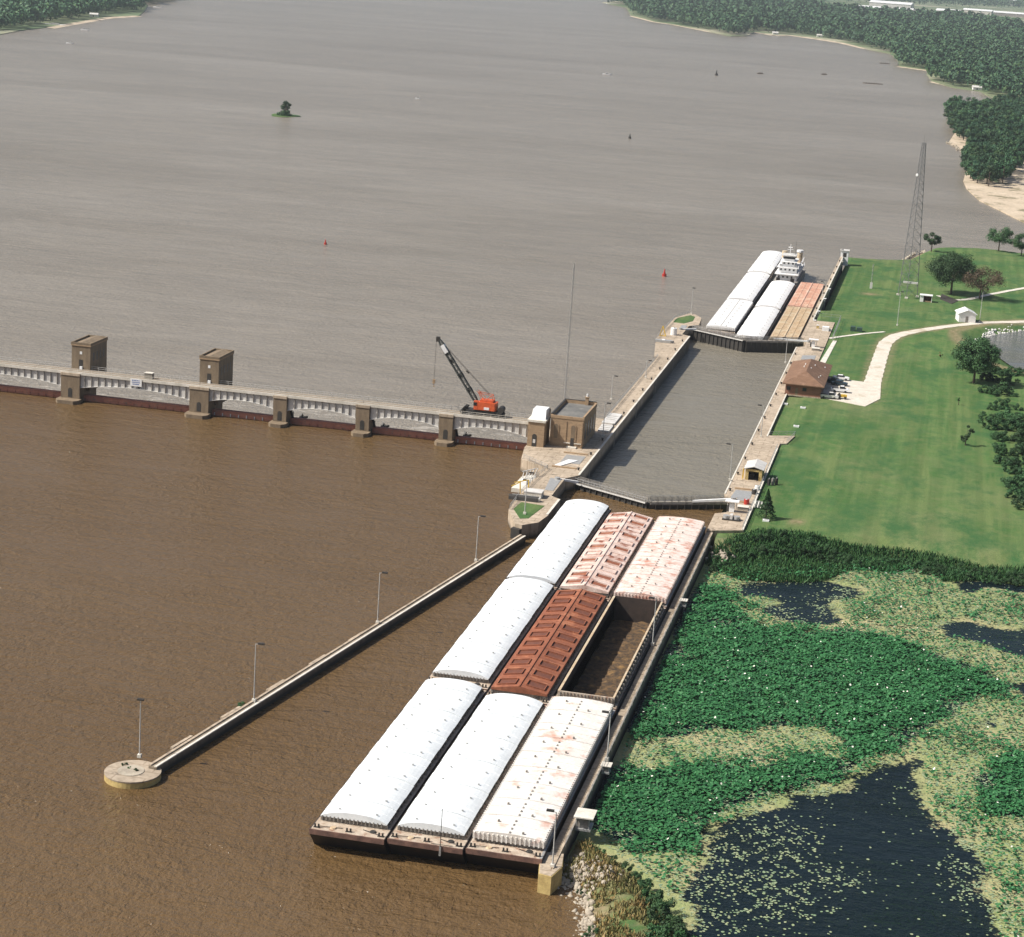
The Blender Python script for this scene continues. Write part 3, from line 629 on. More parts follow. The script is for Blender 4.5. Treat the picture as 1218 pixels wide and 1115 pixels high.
# right guide wall
tr = thing('guide_wall', (0,0,0), 'straight concrete guide wall between the nine barges and the lotus pond', 'guide wall')
MB().prism([(32.9,-4),(34.3,-4),(34.3,168),(32.9,168)], -6, 2.6).build('wall', MT['conc_low'], tr)
MB().box(34.0, 34.33, -3.9, 167, 2.6, 2.8).build('curb', MT['conc'], tr)
ex, ey, _ = G(656, 1036, 1.6)
MB().prism([(ex-1.1,ey-3.6),(ex+.7,ey-4.0),(ex+1.5,ey-.5),(ex+.9,ey+3.5),(ex-1.6,ey+3.3),(ex-1.6,ey-.6)], -6, 2.6).build('end_block', MT['yellow'], tr)
MB().prism([(ex-1.0,ey-3.4),(ex+.6,ey-3.8),(ex+1.4,ey-.5),(ex+.9,ey+3.4),(ex-1.5,ey+3.2),(ex-1.5,ey-.6)], 2.6, 2.66).build('end_cap', MT['conc'], tr)
railing([(34.6,3,2.8),(34.6,160,2.8)], '', t=.05, step=4, parent=tr)
# small inspection platforms hanging off the right guide wall
for (px, py, s, lb) in ((682,977,1.1,'grey roofed platform hut by the front end of the right guide wall'), (717,913,.6,'small grey service box behind the right guide wall lamp'), (800,715,.55,'small grey service box on the far part of the right guide wall')):
    x, y, z = G(px, py, 2.6)
    t = thing('service_hut', (34.4, y, 2.2), lb, 'hut')
    MB().box(.0,2.0*s,-1.2*s,1.2*s,-.3,0).build('floor', MT['galv'], t)
    m = MB(); [m.box(a_, a_+.12, b_, b_+.12, 0, 1.5*s) for a_ in (.1,1.7*s) for b_ in (-1.1*s, 1.0*s)]; m.build('posts', MT['galv'], t)
    MB().box(.3,1.6*s,-.8*s,.8*s,0,1.1*s).build('cabinet', MT['coaming'], t)
    MB().box(-.2,2.3*s,-1.5*s,1.5*s,1.5*s,1.66*s).build('roof', MT['conc_white'], t)
# ------------------------------------------------------------------ miter gates
def gate(piv, apex, label, side, parent_lab):
    P = Vector((*piv,0)); A = Vector((*apex,0)); d = (A-P); Ln = d.length; ang = math.atan2(d.y, d.x)
    t = thing('miter_gate_leaf', (P.x, P.y, 0), label, 'lock gate', None, ang)
    s = side      # +1: upstream face towards -y in local coords when walking from the left pivot
    MB().box(0, Ln-.05, -.45, .45, -8.5, 2.3).build('gate_panel', MT['rustdark'] if False else MT['dark'], t)
    m = MB()
    for i in range(int(Ln/1.7)+1):
        xx = .2+i*1.7
        if xx < Ln-.3: m.box(xx, xx+.25, -.75, .75, -6, 2.42)
    m.build('ribs', MT['dark'], t)
    MB().box(.2, Ln-.1, -.95, .1, 2.45, 2.6).build('walkway', MT['asphalt'], t)
    MB().box(.2, Ln-.1, .75, 1.0, 2.2, 2.6).build('top_beam', MT['coaming'], t)
    for yy in (-.92, .06, .9):
        r = railing([(.3,yy,2.6),(Ln-.2,yy,2.6)], '', h=1.15, mat='galv' if yy < 0 else 'coaming', step=1.6, parent=t, t=.09)
    MB().bar((.2,-.95,2.5), (Ln-.1,-.95,2.5), .16, .3).build('kick_plate', MT['offwhite'], t)
    return t
g1 = gate((-1.7,201.2), (17.15,190.6), 'near river side gate leaf hinged at the left wall', 1, '')
g2 = gate((34.2,198.9), (17.3,190.6), 'near land side gate leaf hinged by the white roofed control stand', -1, '')
g1.location.z = g2.location.z = -1.1
gate((-1.6,409), (16.3,397.6), 'far river side gate leaf below the white barges, hinged by the grass nose', 1, '')
gate((34.2,405.5), (16.5,397.6), 'far land side gate leaf in front of the tan barge', -1, '')
def strut(a, b, label):
    t = thing('gate_arm', a, label, 'gate arm'); d = Vector(b)-Vector(a)
    MB().bar((0,0,0), d, .55, .45).build('beam', MT['white'], t); MB().cyl((0,0,-.4),(0,0,.4),.6,.6,10).build('pin', MT['galv'], t)
strut((35.4,195.5,3.1), (26.5,194.2,1.9), 'white gate operating arm over the right end of the near gate')
strut((-4.5,195.5,3.1), (-.2,198.3,2.2), 'short white gate arm at the left recess of the near gate')
strut((-5.0,402.5,3.2), (-.3,405.2,3.2), 'short pale gate arm at the far left recess')
strut((36,403,3.3), (25,401.9,3.3), 'white gate operating arm over the right end of the far gate')
# ------------------------------------------------------------------ dam
def arch(mb, x, y, z, w, h, t):
    "arched panel on a wall facing -y"
    pts = [(x-w/2, z), (x+w/2, z)] + [(x+w/2*math.cos(a), z+h-w/2+w/2*math.sin(a)) for a in np.linspace(0, math.pi, 9)]
    mb.extr([(a, b) for a, b in pts], 'y', y-t, y+.05)
YF = 229.5
DK = 7.5
def pier(cx, w, roller, label):
    t = thing('dam_pier', (cx, YF, 0), label, 'dam pier', 'masonry piers of the dam')
    dp = 15 if roller else 9
    MB().box(-w/2, w/2, -.75, 4.2, -7, DK-.5).build('pier_body', MT['stone_pier'], t)
    MB().box(-w/2+.3, w/2-.3, 4.2, dp*.7, -7, 3.2 if roller else 2.2).build('pier_back', MT['conc_low'] if not roller else MT['stone_pier'], t)
    MB().prism([(-w/2-.5,0.1),(-w/2-.5,-2.6),(-w/2+.4,-3.8),(w/2-.4,-3.8),(w/2+.5,-2.6),(w/2+.5,.1)], -7, .9).build('cutwater', MT['stone_pier'], t)
    m = MB(); arch(m, 0, -.75, 1.2, 1.1, 2.4, .04); m.build('niche', MT['dark'], t)
    m = MB(); m.box(-w/2-.1, w/2+.1, -.9, -.58, DK-.75, DK-.1); m.build('cornice', MT['conc'], t)
    return t
KX = [-17.8+ -21.1*k for k in range(4)]
px_ = [-38.9, -60.0, -81.2]
labs = ['narrow dam pier nearest the crane', 'middle narrow dam pier, second left of the crane', 'narrow dam pier next to the right tower']
for x_, lb in zip(px_, labs):
    t = pier(x_, 3.4, False, lb)
    # trunnion arm wreckage seen right of the pier
    m = MB()
    for k in range(4): m.bar((1.8+k*.35, 3, -4+k*.2), (3.2+k*.4, 7.5, 1.6-k*.5), .45)
    m.bar((1.9,3.0,0.5),(4.4,8,.8),.5); m.bar((1.9,2.2,3.5),(2.3,6.5,-3),.4); m.build('gate_anchorage', MT['dark'], t)
TWX = [-102.3, -136.5, -170.7]
tl = ['right of the two dam towers, on its pier', 'left of the two dam towers, on its pier', 'dam tower beyond the left edge of the view']
for x_, lb in zip(TWX, ['wide dam pier under the right tower', 'wide dam pier under the left tower', 'wide dam pier beyond the left edge']):
    pier(x_, 5.0, True, lb)
for x_, lb in zip(TWX[:3], tl):
    t = thing('dam_tower', (x_+.9, YF+3.6, 0), lb, 'tower', 'masonry operating towers on the dam')
    w, dd, zt = 5.0, 10.5, 13.6
    MB().box(-w/2, w/2, 0, dd, 2.2, zt).build('wall', MT['stone_pier'], t)
    MB().box(-w/2-.15, w/2+.15, -.15, dd+.15, zt, zt+.35).build('cornice', MT['stone'], t)
    m = MB(); m.box(-w/2-.15,w/2+.15,-.15,.15,zt+.35,zt+.9); m.box(-w/2-.15,w/2+.15,dd-.15,dd+.15,zt+.35,zt+.9); m.box(-w/2-.15,-w/2+.15,.15,dd-.15,zt+.35,zt+.9); m.box(w/2-.15,w/2+.15,.15,dd-.15,zt+.35,zt+.9)
    m.build('parapet', MT['stone_pier'], t)
    m = MB(); m.add([(-w/2+.2,.2,zt+.4),(w/2-.2,.2,zt+.4),(w/2-.2,dd-.2,zt+.4),(-w/2+.2,dd-.2,zt+.4),(0,.2,zt+.95),(0,dd-.2,zt+.95)], [(0,1,4),(1,2,5,4),(2,3,5),(3,0,4,5)]); m.build('roof', MT['stone_pier'], t)
    m = MB(); m.box(-.5,.5,-.05,.05,DK+.1,DK+2.6); m.build('door', MT['dark'], t)
    m = MB(); m.box(-.3,.3,-.06,.05,DK+4.0,DK+4.7); m.build('lamp', MT['white'], t)
    m = MB(); m.box(-.2,.5,-.35,.0,DK+.1,DK+.9); m.build('meter_box', MT['white'], t)
    for k in range(4):
        MB().box(w/2-.03, w/2+.05, 1.7+k*2.1, 2.6+k*2.1, DK+2.2, DK+4.3).build('window', MT['glass'], t)
# bridge spans
def span(x0, x1, label, haunch=2.0):
    Ln = x1-x0
    t = thing('bridge_span', (x0, YF, DK), label, 'bridge span', 'spans of the service bridge along the dam')
    MB().box(.0, Ln-.02, -.35, 4.5, -.32, 0).build('deck', MT['asphalt'], t)
    MB().box(.0, Ln-.02, -.55, -.35, -.45, .28).build('edge_beam', MT['conc_white'], t)
    for yy, nm in ((-.15,'girder'), (3.9,'girder')):
        n = 24; top = [(i/n*Ln, -.33) for i in range(n+1)]
        bot = [((n-i)/n*(Ln), -.33-2.1-haunch*(abs(2*(n-i)/n-1))**2.2) for i in range(n+1)]
        m = MB(); m.extr([(a, b) for a, b in top+bot], 'y', yy, yy+.12)
        k = max(6, int(Ln/1.75)); m.use(1)
        for i in range(k+1):
            u = i/k; xx = .15+u*(Ln-.3); zb = -.33-2.1-haunch*abs(2*u-1)**2.2
            m.box(xx-.07, xx+.07, yy-.26, yy+.01, zb, -.33)
        m.use(0)
        for i in range(n):
            a, b = bot[i], bot[i+1]; m.bar((a[0],yy-.05,a[1]), (b[0],yy-.05,b[1]), .5, .1)
        m.build(nm, [MT['girder'], MT['coaming']], t)
    for yy in (-.3, 4.3): railing([(0,yy,0),(Ln,yy,0)], '', h=1.0, mat='conc_white' if yy < 0 else 'lampgrey', step=1.8, parent=t, t=.06)
    MB().box(.0, Ln, 1.2, 1.35, 0, .08).build('rail_track', MT['stone'], t); MB().box(.0, Ln, 3.2, 3.35, 0, .08).build('rail_track', MT['stone'], t)
    return t
ed = [-17.0, -38.9, -60.0, -81.2, -102.3, -136.5, -170.7, -205]
sl_ = ['bridge span joining the lock, under the orange crane', 'bridge span just left of the crane', 'bridge span between the second and third narrow piers', 'bridge span just right of the right tower', 'long bridge span between the two towers, with the white sign', 'long bridge span left of the left tower', 'bridge span beyond the left edge']
for i in range(7): span(ed[i+1], ed[i], sl_[i], 1.9 if i < 4 else 1.9)
# gates
for i in range(7):
    x1, x0 = ed[i]-1.9, ed[i+1]+1.9
    if i == 0: x1 = -18
    if i >= 3: x0 += .6
    t = thing('dam_gate', (x0, 231.5, 0), 'rust red dam gate under the ' + ['span with the crane','span left of the crane','span between the narrow piers','span right of the right tower','long span between both towers','long span left of the left tower','span beyond the left edge'][i], 'dam gate', 'gates of the dam')
    Ln = x1-x0; pts = [(a*.9+.0, .65-b) for a, b in ()]
    prof = [(0,-6),(0,.5),(.1,1.1),(2.6,1.2),(2.9,.6),(3.2,-2),(3.4,-6)]
    MB().bar((0,.15,1.3),(Ln,.15,1.3),.22,.25).build('top_pipe', MT['rustgate'], t)
    m = MB(); m.extr(prof, 'x', 0, Ln); m.use(1)
    for k in range(int(Ln/2.1)): m.box(k*2.1+.6, k*2.1+.85, -.18, 0.02, .1, .8)
    m.build('skin_plate', [MT['rustgate'], MT['offwhite'] if i in (0,3) else MT['rustgate']], t)
# sign on the bridge
sx, sy, sz = G(161, 449, 6.6)
t = thing('sign_board', (-119, YF-.62, 5.9), 'white sign board with blue lettering fixed to the bridge between the towers', 'sign')
MB().box(-1.5,1.5,-.06,0,-.1,1.75).build('board', MT['white'], t)
m = MB()
for r_, (n_, w_) in enumerate(((5,.3),(7,.22),(6,.22))):
    m = MB()
    for k in range(n_): m.box(-n_*w_*.7+k*w_*1.4, -n_*w_*.7+k*w_*1.4+w_, -.075, -.062, 1.25-r_*.48, 1.25-r_*.48+.24)
    m.build('lettering', MT['signblue'], t)
t = thing('equipment_box', (-116.5, YF+1.8, DK), 'pale box standing on the bridge deck above the white sign', 'equipment box')
MB().box(-1,1,-.7,.7,0,1.5).build('box', MT['asphalt'], t); MB().box(-1.1,1.1,-.8,.8,1.5,1.62).build('lid', MT['conc_white'], t)
# ------------------------------------------------------------------ crane
t = thing('crawler_crane', (-30.3, YF+2.0, DK+.05), 'orange mobile crane with dark lattice boom parked on the dam bridge', 'crane')
MB().box(-4.2,4.0,-1.15,1.15,.75,1.35).build('carrier', MT['dark'], t)
for sx_ in (-3.6,-2.5,2.6,3.7):
    for sy_ in (-1.05,1.05):
        MB().cyl((sx_,sy_-.25,.55),(sx_,sy_+.25,.55),.55,.55,14).build('wheel', MT['rubber'], t)
for xx in (-5.0, 4.6):
    m = MB(); m.box(xx-.35, xx+.35, -1.9, 1.9, .3, .75)
    for yy in (-1.8,1.8): m.cyl((xx,yy,0),(xx,yy,1.3),.28,.28,8)
    m.build('outrigger', MT['dark'], t)
m = MB()
for k in range(7): m.bar((-5.6+(k%3)*.4,-1.3+k*.4,.6),(-4.4+(k%2)*.5,-1.0+k*.35,2.0),.35)
m.build('cable_reels', MT['dark'], t)
m = MB(); m.box(3.9,4.9,-1.2,1.2,1.2,2.4); m.cyl((4.4,-1.3,1.9),(4.4,1.3,1.9),.75,.75,12); m.build('hose_drum', MT['dark'], t)
up = MB(); up.prism([(-1.3,-1.4),(2.9,-1.4),(3.3,-1.0),(3.3,1.0),(2.9,1.4),(-1.3,1.4)],1.5,3.5); up.box(-.8,2.4,-1.1,1.1,3.5,4.0); h_ = up.build('house', MT['orange'], t)
MB().box(-2.3,-1.25,-1.4,-.3,1.5,3.6).build('cab', MT['orange'], t); MB().box(-2.34,-1.5,-1.44,-.8,2.5,3.3).build('cab_window', MT['glass'], t)
MB().box(.3,1.6,-1.46,-1.38,1.7,2.3).build('white_panel', MT['white'], t)
m = MB()
for yy in (-.8,.8):
    m.bar((2.6,yy,3.1),(2.0,yy,5.2),.14); m.bar((-.4,yy,3.1),(2.0,yy,5.2),.12); m.bar((2.0,yy,5.2),(-1.4,yy,5.6),.1); m.bar((-1.4,yy,5.6),(-.2,yy,3.3),.1); m.bar((-1.8,yy,6.0),(.2,yy,4.2),.1)
m.bar((2,-.8,5.2),(2,.8,5.2),.14); m.bar((-1.4,-.8,5.6),(-1.4,.8,5.6),.12); m.build('gantry', MT['orange'], t)
P0 = Vector((-1.2,0,2.2)); P1 = Vector((-12.4,0,17.9)); dB = (P1-P0); Lb = dB.length; dn_ = dB.normalized(); u_ = Vector((0,1,0)); v_ = dn_.cross(u_).normalized()
def bp(s, i, j):
    wd = .45*min(1, s/.12+.25, (1-s)/.1+.3); return P0+dB*s+u_*(i*wd)+v_*(j*wd)
m = MB()
for i in (-1,1):
    for j in (-1,1):
        for a, b in ((0,.12),(.12,.9),(.9,1)): m.bar(bp(a,i,j), bp(b,i,j), .2)
ss = np.linspace(0, 1, 19)
for k in range(18):
    for i in (-1,1):
        e = 1 if k % 2 else -1
        m.bar(bp(ss[k],i,e), bp(ss[k+1],i,-e), .1); m.bar(bp(ss[k],e,i), bp(ss[k+1],-e,i), .1)
m.build('boom', MT['craneboom'], t)
m = MB()
for s in (.24,.45,.66,.78): 
    c_ = P0+dB*s; MB().bar(c_-v_*.7, c_+v_*.7, .45, 1.1).build('boom_joint', MT['dark'], t)
MB().box(P1.x-.4,P1.x+.5,-.35,.35,P1.z-.9,P1.z+.3).build('boom_head', MT['dark'], t)
c_ = P0+dB*.84; MB().bar(c_-dn_*1.1-v_*.05, c_+dn_*1.1-v_*.05, 1.22, 1.0).build('boom_sign', MT['white'], t)
m = MB(); m.bar(P1+Vector((0,.25,0)), (1.2,.4,5.3), .07); m.bar(P1+Vector((0,-.25,0)), (1.2,-.4,5.3), .07); m.bar((-4.9,0,10.6),(-4.2,0,10.0),.35); m.build('pendant_lines', MT['dark'], t)
m = MB(); m.bar((P1.x-.35,0,P1.z-.5),(P1.x-.45,0,7.5),.07); m.build('hoist_line', MT['dark'], t)
m = MB(); m.box(P1.x-.75,P1.x-.15,-.25,.25,6.6,7.6); m.bar((P1.x-.45,0,6.6),(P1.x-.45,0,5.7),.14); m.bar((P1.x-.45,0,5.7),(P1.x-.1,0,5.9),.14); m.build('hook_block', MT['stone'], t)
# ------------------------------------------------------------------ control house and pier house
def house(name, x0, x1, y0, y1, z0, z1, wall, label, cat):
    t = thing(name, ((x0+x1)/2, (y0+y1)/2, z0), label, cat); hx, hy, h = (x1-x0)/2, (y1-y0)/2, z1-z0
    MB().box(-hx,hx,-hy,hy,0,h).build('wall', MT[wall], t)
    return t, hx, hy, h
t, hx, hy, h = house('control_house', -12.7, -4.7, 227.0, 244.5, 3, 10.0, 'stone', 'tan masonry control house with arched windows and flat dark roof on the lock wall', 'building')
MB().box(-hx+.35,hx-.35,-hy+.35,hy-.35,h,h+.12).build('roof', MT['slate'], t)
m = MB(); m.box(-hx-.1,hx+.1,-hy-.1,-hy+.35,h-.1,h+.55); m.box(-hx-.1,hx+.1,hy-.35,hy+.1,h-.1,h+.9); m.box(-hx-.1,-hx+.35,-hy+.35,hy-.35,h-.1,h+.75); m.box(hx-.35,hx+.1,-hy+.35,hy-.35,h-.1,h+.75)
m.build('parapet', MT['stone'], t)
m = MB(); m.box(-hx-.15,-hx+.3,-hy+.3,hy,h+.75,h+.9); m.box(-hx,hx,hy-.3,hy+.15,h+.9,h+1.05); m.build('coping', MT['dark'], t)
for xx in (-2.6, 1.6):
    m = MB(); arch(m, xx, -hy, 1.6, 1.5, 4.2, .12); o = m.build('window_surround', MT['stone'], t)
    m = MB(); arch(m, xx, -hy-.12, 2.0, 1.0, 3.5, .03); m.build('window', MT['stone_pier'], o)
for a_ in (-.35, 3.55, -3.9): MB().box(a_, a_+.3, -hy-.12, -hy, .4, h-.6).build('pilaster', MT['stone'], t)
m = MB(); m.box(1.1,1.9,-hy-.16,-hy+.02,.3,2.4); m.build('door', MT['dark'], t)
m = MB(); m.box(.3,2.7,-hy-1.1,-hy,0,.35); m.box(-.5,1.05,-hy-.2,-hy,1.0,1.2); m.box(2.0,3.7,-hy-.2,-hy,1.0,1.2); m.build('step', MT['conc_white'], t)
for k in range(4):
    MB().box(hx-.03, hx+.07, -hy+2.2+k*3.8, -hy+3.9+k*3.8, 1.8, 5.6).build('window', MT['glass'], t)
m = MB(); m.box(1.2,2.0,hy-.9,hy-.1,h,h+2.0); m.box(1.1,2.1,hy-1.0,hy,h+2.0,h+2.15); m.build('chimney', MT['stone'], t)
MB().cyl((1.6,hy-.5,h+2.1),(1.6,hy-.5,h+2.9),.22,.22,8).build('vent', MT['white'], t)
t, hx, hy, h = house('pier_house', -17.6, -13.6, 224.0, 230.5, 2.6, 9.0, 'stone', 'small masonry pier house with white cap where the bridge meets the lock', 'building')
MB().box(-hx-.25,hx+.25,-hy-.25,hy+.25,h,h+.5).build('cornice', MT['conc_white'], t)
MB().add([(-hx+.3,-hy+1.2,h+.5),(hx-.1,-hy+1.2,h+.5),(hx-.1,hy+.3,h+.5),(-hx+.3,hy+.3,h+.5),(-hx+.5,-hy+2.6,h+2.6),(hx-.3,-hy+2.6,h+2.6),(hx-.3,hy,h+2.6),(-hx+.5,hy,h+2.6)],[(0,1,5,4),(1,2,6,5),(2,3,7,6),(3,0,4,7),(4,5,6,7)]).build('cap', MT['white'], t)
m = MB(); arch(m, -.3, -hy, .3, 1.1, 3.2, .06); m.build('door', MT['dark'], t)
m = MB(); m.box(-.6,.0,-hy-.09,-hy-.02,1.3,2.2); m.build('door_sign', MT['offwhite'], t)
m = MB(); m.box(1.4,2.0,3.2,3.7,0,8.6); m.build('conduit', MT['stone_pier'], t)
# white slabs behind control house
for pts, lb in (([(-4.4,247),(-1.6,247),(-1.6,254),(-4.6,254)],'low white slab cover nearest the control house on the middle wall'), ([(-5.0,256),(-1.7,256),(-1.7,268),(-5.0,268)],'larger white slab cover farther along the middle wall')):
    xs_ = [p[0] for p in pts]; ys_ = [p[1] for p in pts]; cxm, cym = sum(xs_)/4, sum(ys_)/4
    t = thing('slab_cover', (cxm, cym, 3), lb, 'cover'); MB().prism([(a-cxm,b-cym) for a,b in pts],0,.45).build('lid', MT['offwhite'], t)
    m = MB(); [m.box(-1.2,1.2,yy,yy+.12,.45,.52) for yy in (-2,0,2)]; m.build('seam', MT['coaming'], t)
# boat / platform, davits on the near left nose
x, y, z = G(632, 570, 3)
t = thing('work_platform', (-10.8, 190.5, 2.0), 'white work boat hull hoisted at the river edge of the near wall', 'work boat')
MB().prism([(-1.8,-6.5),(1.4,-6.5),(1.9,4.0),(.9,6.5),(-.6,6.5),(-1.8,4)], 0, .9).build('hull', MT['conc_white'], t)
m = MB(); [m.bar((-1.2+k*.5,2.2+k*.9,.9),(-.9+k*.6,2.6+k*.9,2.8),.16) for k in range(5)]; m.bar((-1.2,2.2,2.6),(1.2,5.8,2.8),.16); m.build('frame', MT['offwhite'], t)
m = MB(); m.box(-.8,.7,-2.5,.5,.9,1.5); m.build('console', MT['white'], t); MB().box(-.3,.5,-1.7,-.7,1.5,1.8).build('seat', MT['dark'], t)
t = thing('davit_frame', (-9.6, 179.5, 3), 'yellow steel davit frame above the dark skiff on the near wall', 'davit')
m = MB(); m.bar((0,0,0),(-.2,0,2.6),.22); m.bar((-.2,0,2.6),(-2.0,-.4,1.6),.2); m.build('arm', MT['yellowpaint'], t)
m = MB(); m.bar((1.6,1.2,0),(1.4,1.2,3.0),.22); m.bar((1.4,1.2,3.0),(-1.6,.7,2.2),.2); m.build('arm', MT['yellowpaint'], t)
t = thing('skiff', (-7.6, 174.6, 3.05), 'dark skiff lying upturned across the near wall above the grass plot', 'skiff')
MB().extr([(-.9,0),(.9,0),(.75,.7),(.2,1.0),(-.2,1.0),(-.75,.7)], 'x', -3.4, 3.0).build('hull', MT['dark'], t); MB().box(-2.8,2.4,-.08,.08,1.0,1.12).build('keel', MT['galv'], t); MB().box(3.0,3.4,-.5,.5,.1,.8).build('transom', MT['offwhite'], t)
t = thing('storage_box', (-6.4, 178.6, 3), 'long cream storage box on the near wall between davit and gate recess', 'storage box')
MB().box(-1.9,1.9,-1.5,1.5,0,1.2).build('box', MT['conc_white'], t); MB().box(-2.0,2.0,-1.6,1.6,1.2,1.35).build('lid', MT['offwhite'], t)
t = thing('davit_frame', (-8.8, 388, 3), 'yellow davit frame on the far wall beside the white drum', 'davit')
m = MB(); m.bar((-.8,0,0),(0,.2,3.2),.25); m.bar((1.1,0,0),(0,.2,3.2),.25); m.bar((-.8,0,.1),(1.1,0,.1),.25); m.build('frame', MT['yellowpaint'], t)
t = thing('storage_box', (-5.8, 392, 3), 'white cylindrical tank box on the far wall', 'tank')
MB().cyl((0,0,0),(0,0,2.2),1.0,1.0,12).build('tank', MT['white'], t); MB().cyl((0,0,2.2),(0,0,2.35),.5,.4,8).build('lid', MT['galv'], t)
t = thing('work_boat', (-6.6, 377.5, 3.05), 'grey skiff lying on the far wall below the davit', 'skiff')
MB().prism([(-2.8,-.9),(2.0,-.9),(3.0,0),(2.0,.9),(-2.8,.9)],0,.7).build('hull', MT['galv'], t); MB().box(-.8,.2,-.7,.7,.7,.85).build('seat', MT['white'], t)
# ------------------------------------------------------------------ right wall equipment
def shelter(loc, label, w=3.0, d_=1.8, rz=0):
    t = thing('control_stand', loc, label, 'control stand', None, rz)
    MB().box(-w/2,w/2,-d_/2,d_/2,2.3,2.5).build('roof', MT['white'], t)
    for a_ in (-w*.32,w*.32): MB().box(a_-.08,a_+.08,-.08,.08,0,2.3).build('post', MT['offwhite'], t)
    MB().box(-.55,.55,-.4,.4,0,1.9).build('cabinet', MT['white'], t); MB().box(-1.0,-.55,-.3,.3,0,1.4).build('side_cabinet', MT['dark'], t)
    return t
shelter((36.2,185.0,3), 'white roofed control stand on the apron by the near gate')
shelter((38.0,395.5,3), 'white roofed control stand on the apron by the far gate')
t = thing('pump_unit', (36.9, 178.3, 3), 'pair of round grey valve drums on the near apron corner', 'machinery')
for a_ in (-1.1,1.1): MB().cyl((a_,0,0),(a_,0,.9),.75,.75,14).build('drum', MT['galv'], t)
MB().box(-1.9,1.9,-.9,.9,0,.3).build('skid', MT['dark'], t); MB().box(-.3,.3,-.8,.8,.3,1.2).build('motor', MT['offwhite'], t)
t = thing('storage_bench', (38.4, 188.2, 3), 'long tan bench box beside the near white roofed stand', 'bench box'); MB().box(-1.2,1.2,-1.1,.6,0,.7).build('box', MT['asphalt'], t); MB().box(-1.25,1.25,-1.2,.7,.7,.8).build('lid', MT['conc_white'], t)
t = thing('storage_bench', (39.2, 390.5, 3), 'tan bench box beside the far white roofed stand', 'bench box'); MB().box(-1.2,1.2,-1.5,.6,0,.7).build('box', MT['asphalt'], t); MB().box(-1.25,1.25,-1.6,.7,.7,.8).build('lid', MT['conc_white'], t)
# open yellow shed
t = thing('open_shed', (37.6, 217.5, 3), 'open fronted yellow shed with pale grey gable roof on the land wall', 'shed')
MB().box(-1.7,-1.5,-2.6,4.5,0,2.6).build('side_wall', MT['yellow'], t); MB().box(1.9,2.1,-2.6,4.5,0,2.6).build('side_wall', MT['yellow'], t)
MB().box(-1.5,1.9,4.2,4.5,0,2.6).build('back_wall', MT['yellow'], t)
m = MB(); m.box(-1.5,-1.0,-2.6,-2.4,0,2.5); m.box(1.4,1.9,-2.6,-2.4,0,2.5); m.box(-1.0,1.4,-2.6,-2.4,2.1,2.6); m.build('front_frame', MT['yellow'], t)
MB().box(-1.4,1.8,-2.3,4.1,.0,.12).build('floor', MT['dark'], t)
m = MB(); m.add([(-2.1,-2.9,2.6),(.2,-2.9,3.25),(2.5,-2.9,2.6),(-2.1,4.9,2.6),(.2,4.9,3.25),(2.5,4.9,2.6),(-2.1,-2.9,2.75),(.2,-2.9,3.42),(2.5,-2.9,2.75),(-2.1,4.9,2.75),(.2,4.9,3.42),(2.5,4.9,2.75)],
 [(6,7,10,9),(7,8,11,10),(0,3,4,1),(1,4,5,2),(0,1,7,6),(1,2,8,7),(3,9,10,4),(4,10,11,5),(0,6,9,3),(2,5,11,8)]); m.build('roof', MT['offwhite'], t)
MB().box(-1.2,.2,-1.0,1.0,.15,1.1).build('workbench', MT['dark'], t)
m = MB(); [m.bar((-2.3,yy,0),(-2.3,yy,2.4),.15) for yy in (-2.7,-1)]; m.bar((-2.3,-2.7,2.4),(-1.7,-1,2.5),.15); m.build('hose_rack', MT['yellowpaint'], t)
for k, (xx, yy, lb, mt) in enumerate(((39.6,206.2,'white tank beside the open yellow shed','white'),(39.3,202.5,'dark bin at the railing below the white tank','dark'),(38.6,192.9,'red drum by the railing on the near apron','red'))):
    t = thing('tank', (xx, yy, 3), lb, 'drum'); MB().cyl((0,0,0),(0,0,1.1),.6,.6,12).build('drum', MT[mt], t); MB().cyl((0,0,1.1),(0,0,1.2),.35,.3,8).build('lid', MT['galv'], t)
t = thing('pallet_stack', (42.2, 193.0, 2.7), 'grey stacked panels leaning on the lawn by the near apron', 'panels')
for k in range(4): MB().bar((-1.2+k*.7,-1.2,0),(-.9+k*.7,-.9,1.5),.25,1.6).build('panel', MT['offwhite'], t)
for k in range(3):
    t = thing('gas_bottles', (41.6+k*.8, 213.2+k*.8, 2.7), ['dark cylinder on the lawn closest to the yellow shed','middle dark cylinder beside the yellow shed','dark cylinder on the lawn farthest from the yellow shed'][k], 'gas cylinder'); MB().cyl((0,0,0),(0,0,1.5),.35,.35,8).build('bottle', MT['coaming' if k == 1 else 'dark'], t); MB().cyl((0,0,1.5),(0,0,1.75),.12,.12,6).build('valve', MT['galv'], t)
t = thing('white_cabinet', (39.6, 428, 2.8), 'white double cabinet inside the chain link fence', 'cabinet'); MB().box(-1.1,1.1,-1.2,1.2,0,1.5).build('box', MT['white'], t); MB().box(1.2,1.9,-.6,.6,0,.9).build('meter', MT['offwhite'], t)
t = thing('white_cabinet', (36.8, 431, 2.8), 'small yellowish cabinet left of the white double cabinet', 'cabinet'); MB().box(-.4,.4,-.5,.5,0,1.2).build('box', MT['yellow'], t); MB().box(-.45,.45,-.55,.55,1.2,1.28).build('lid', MT['white'], t)
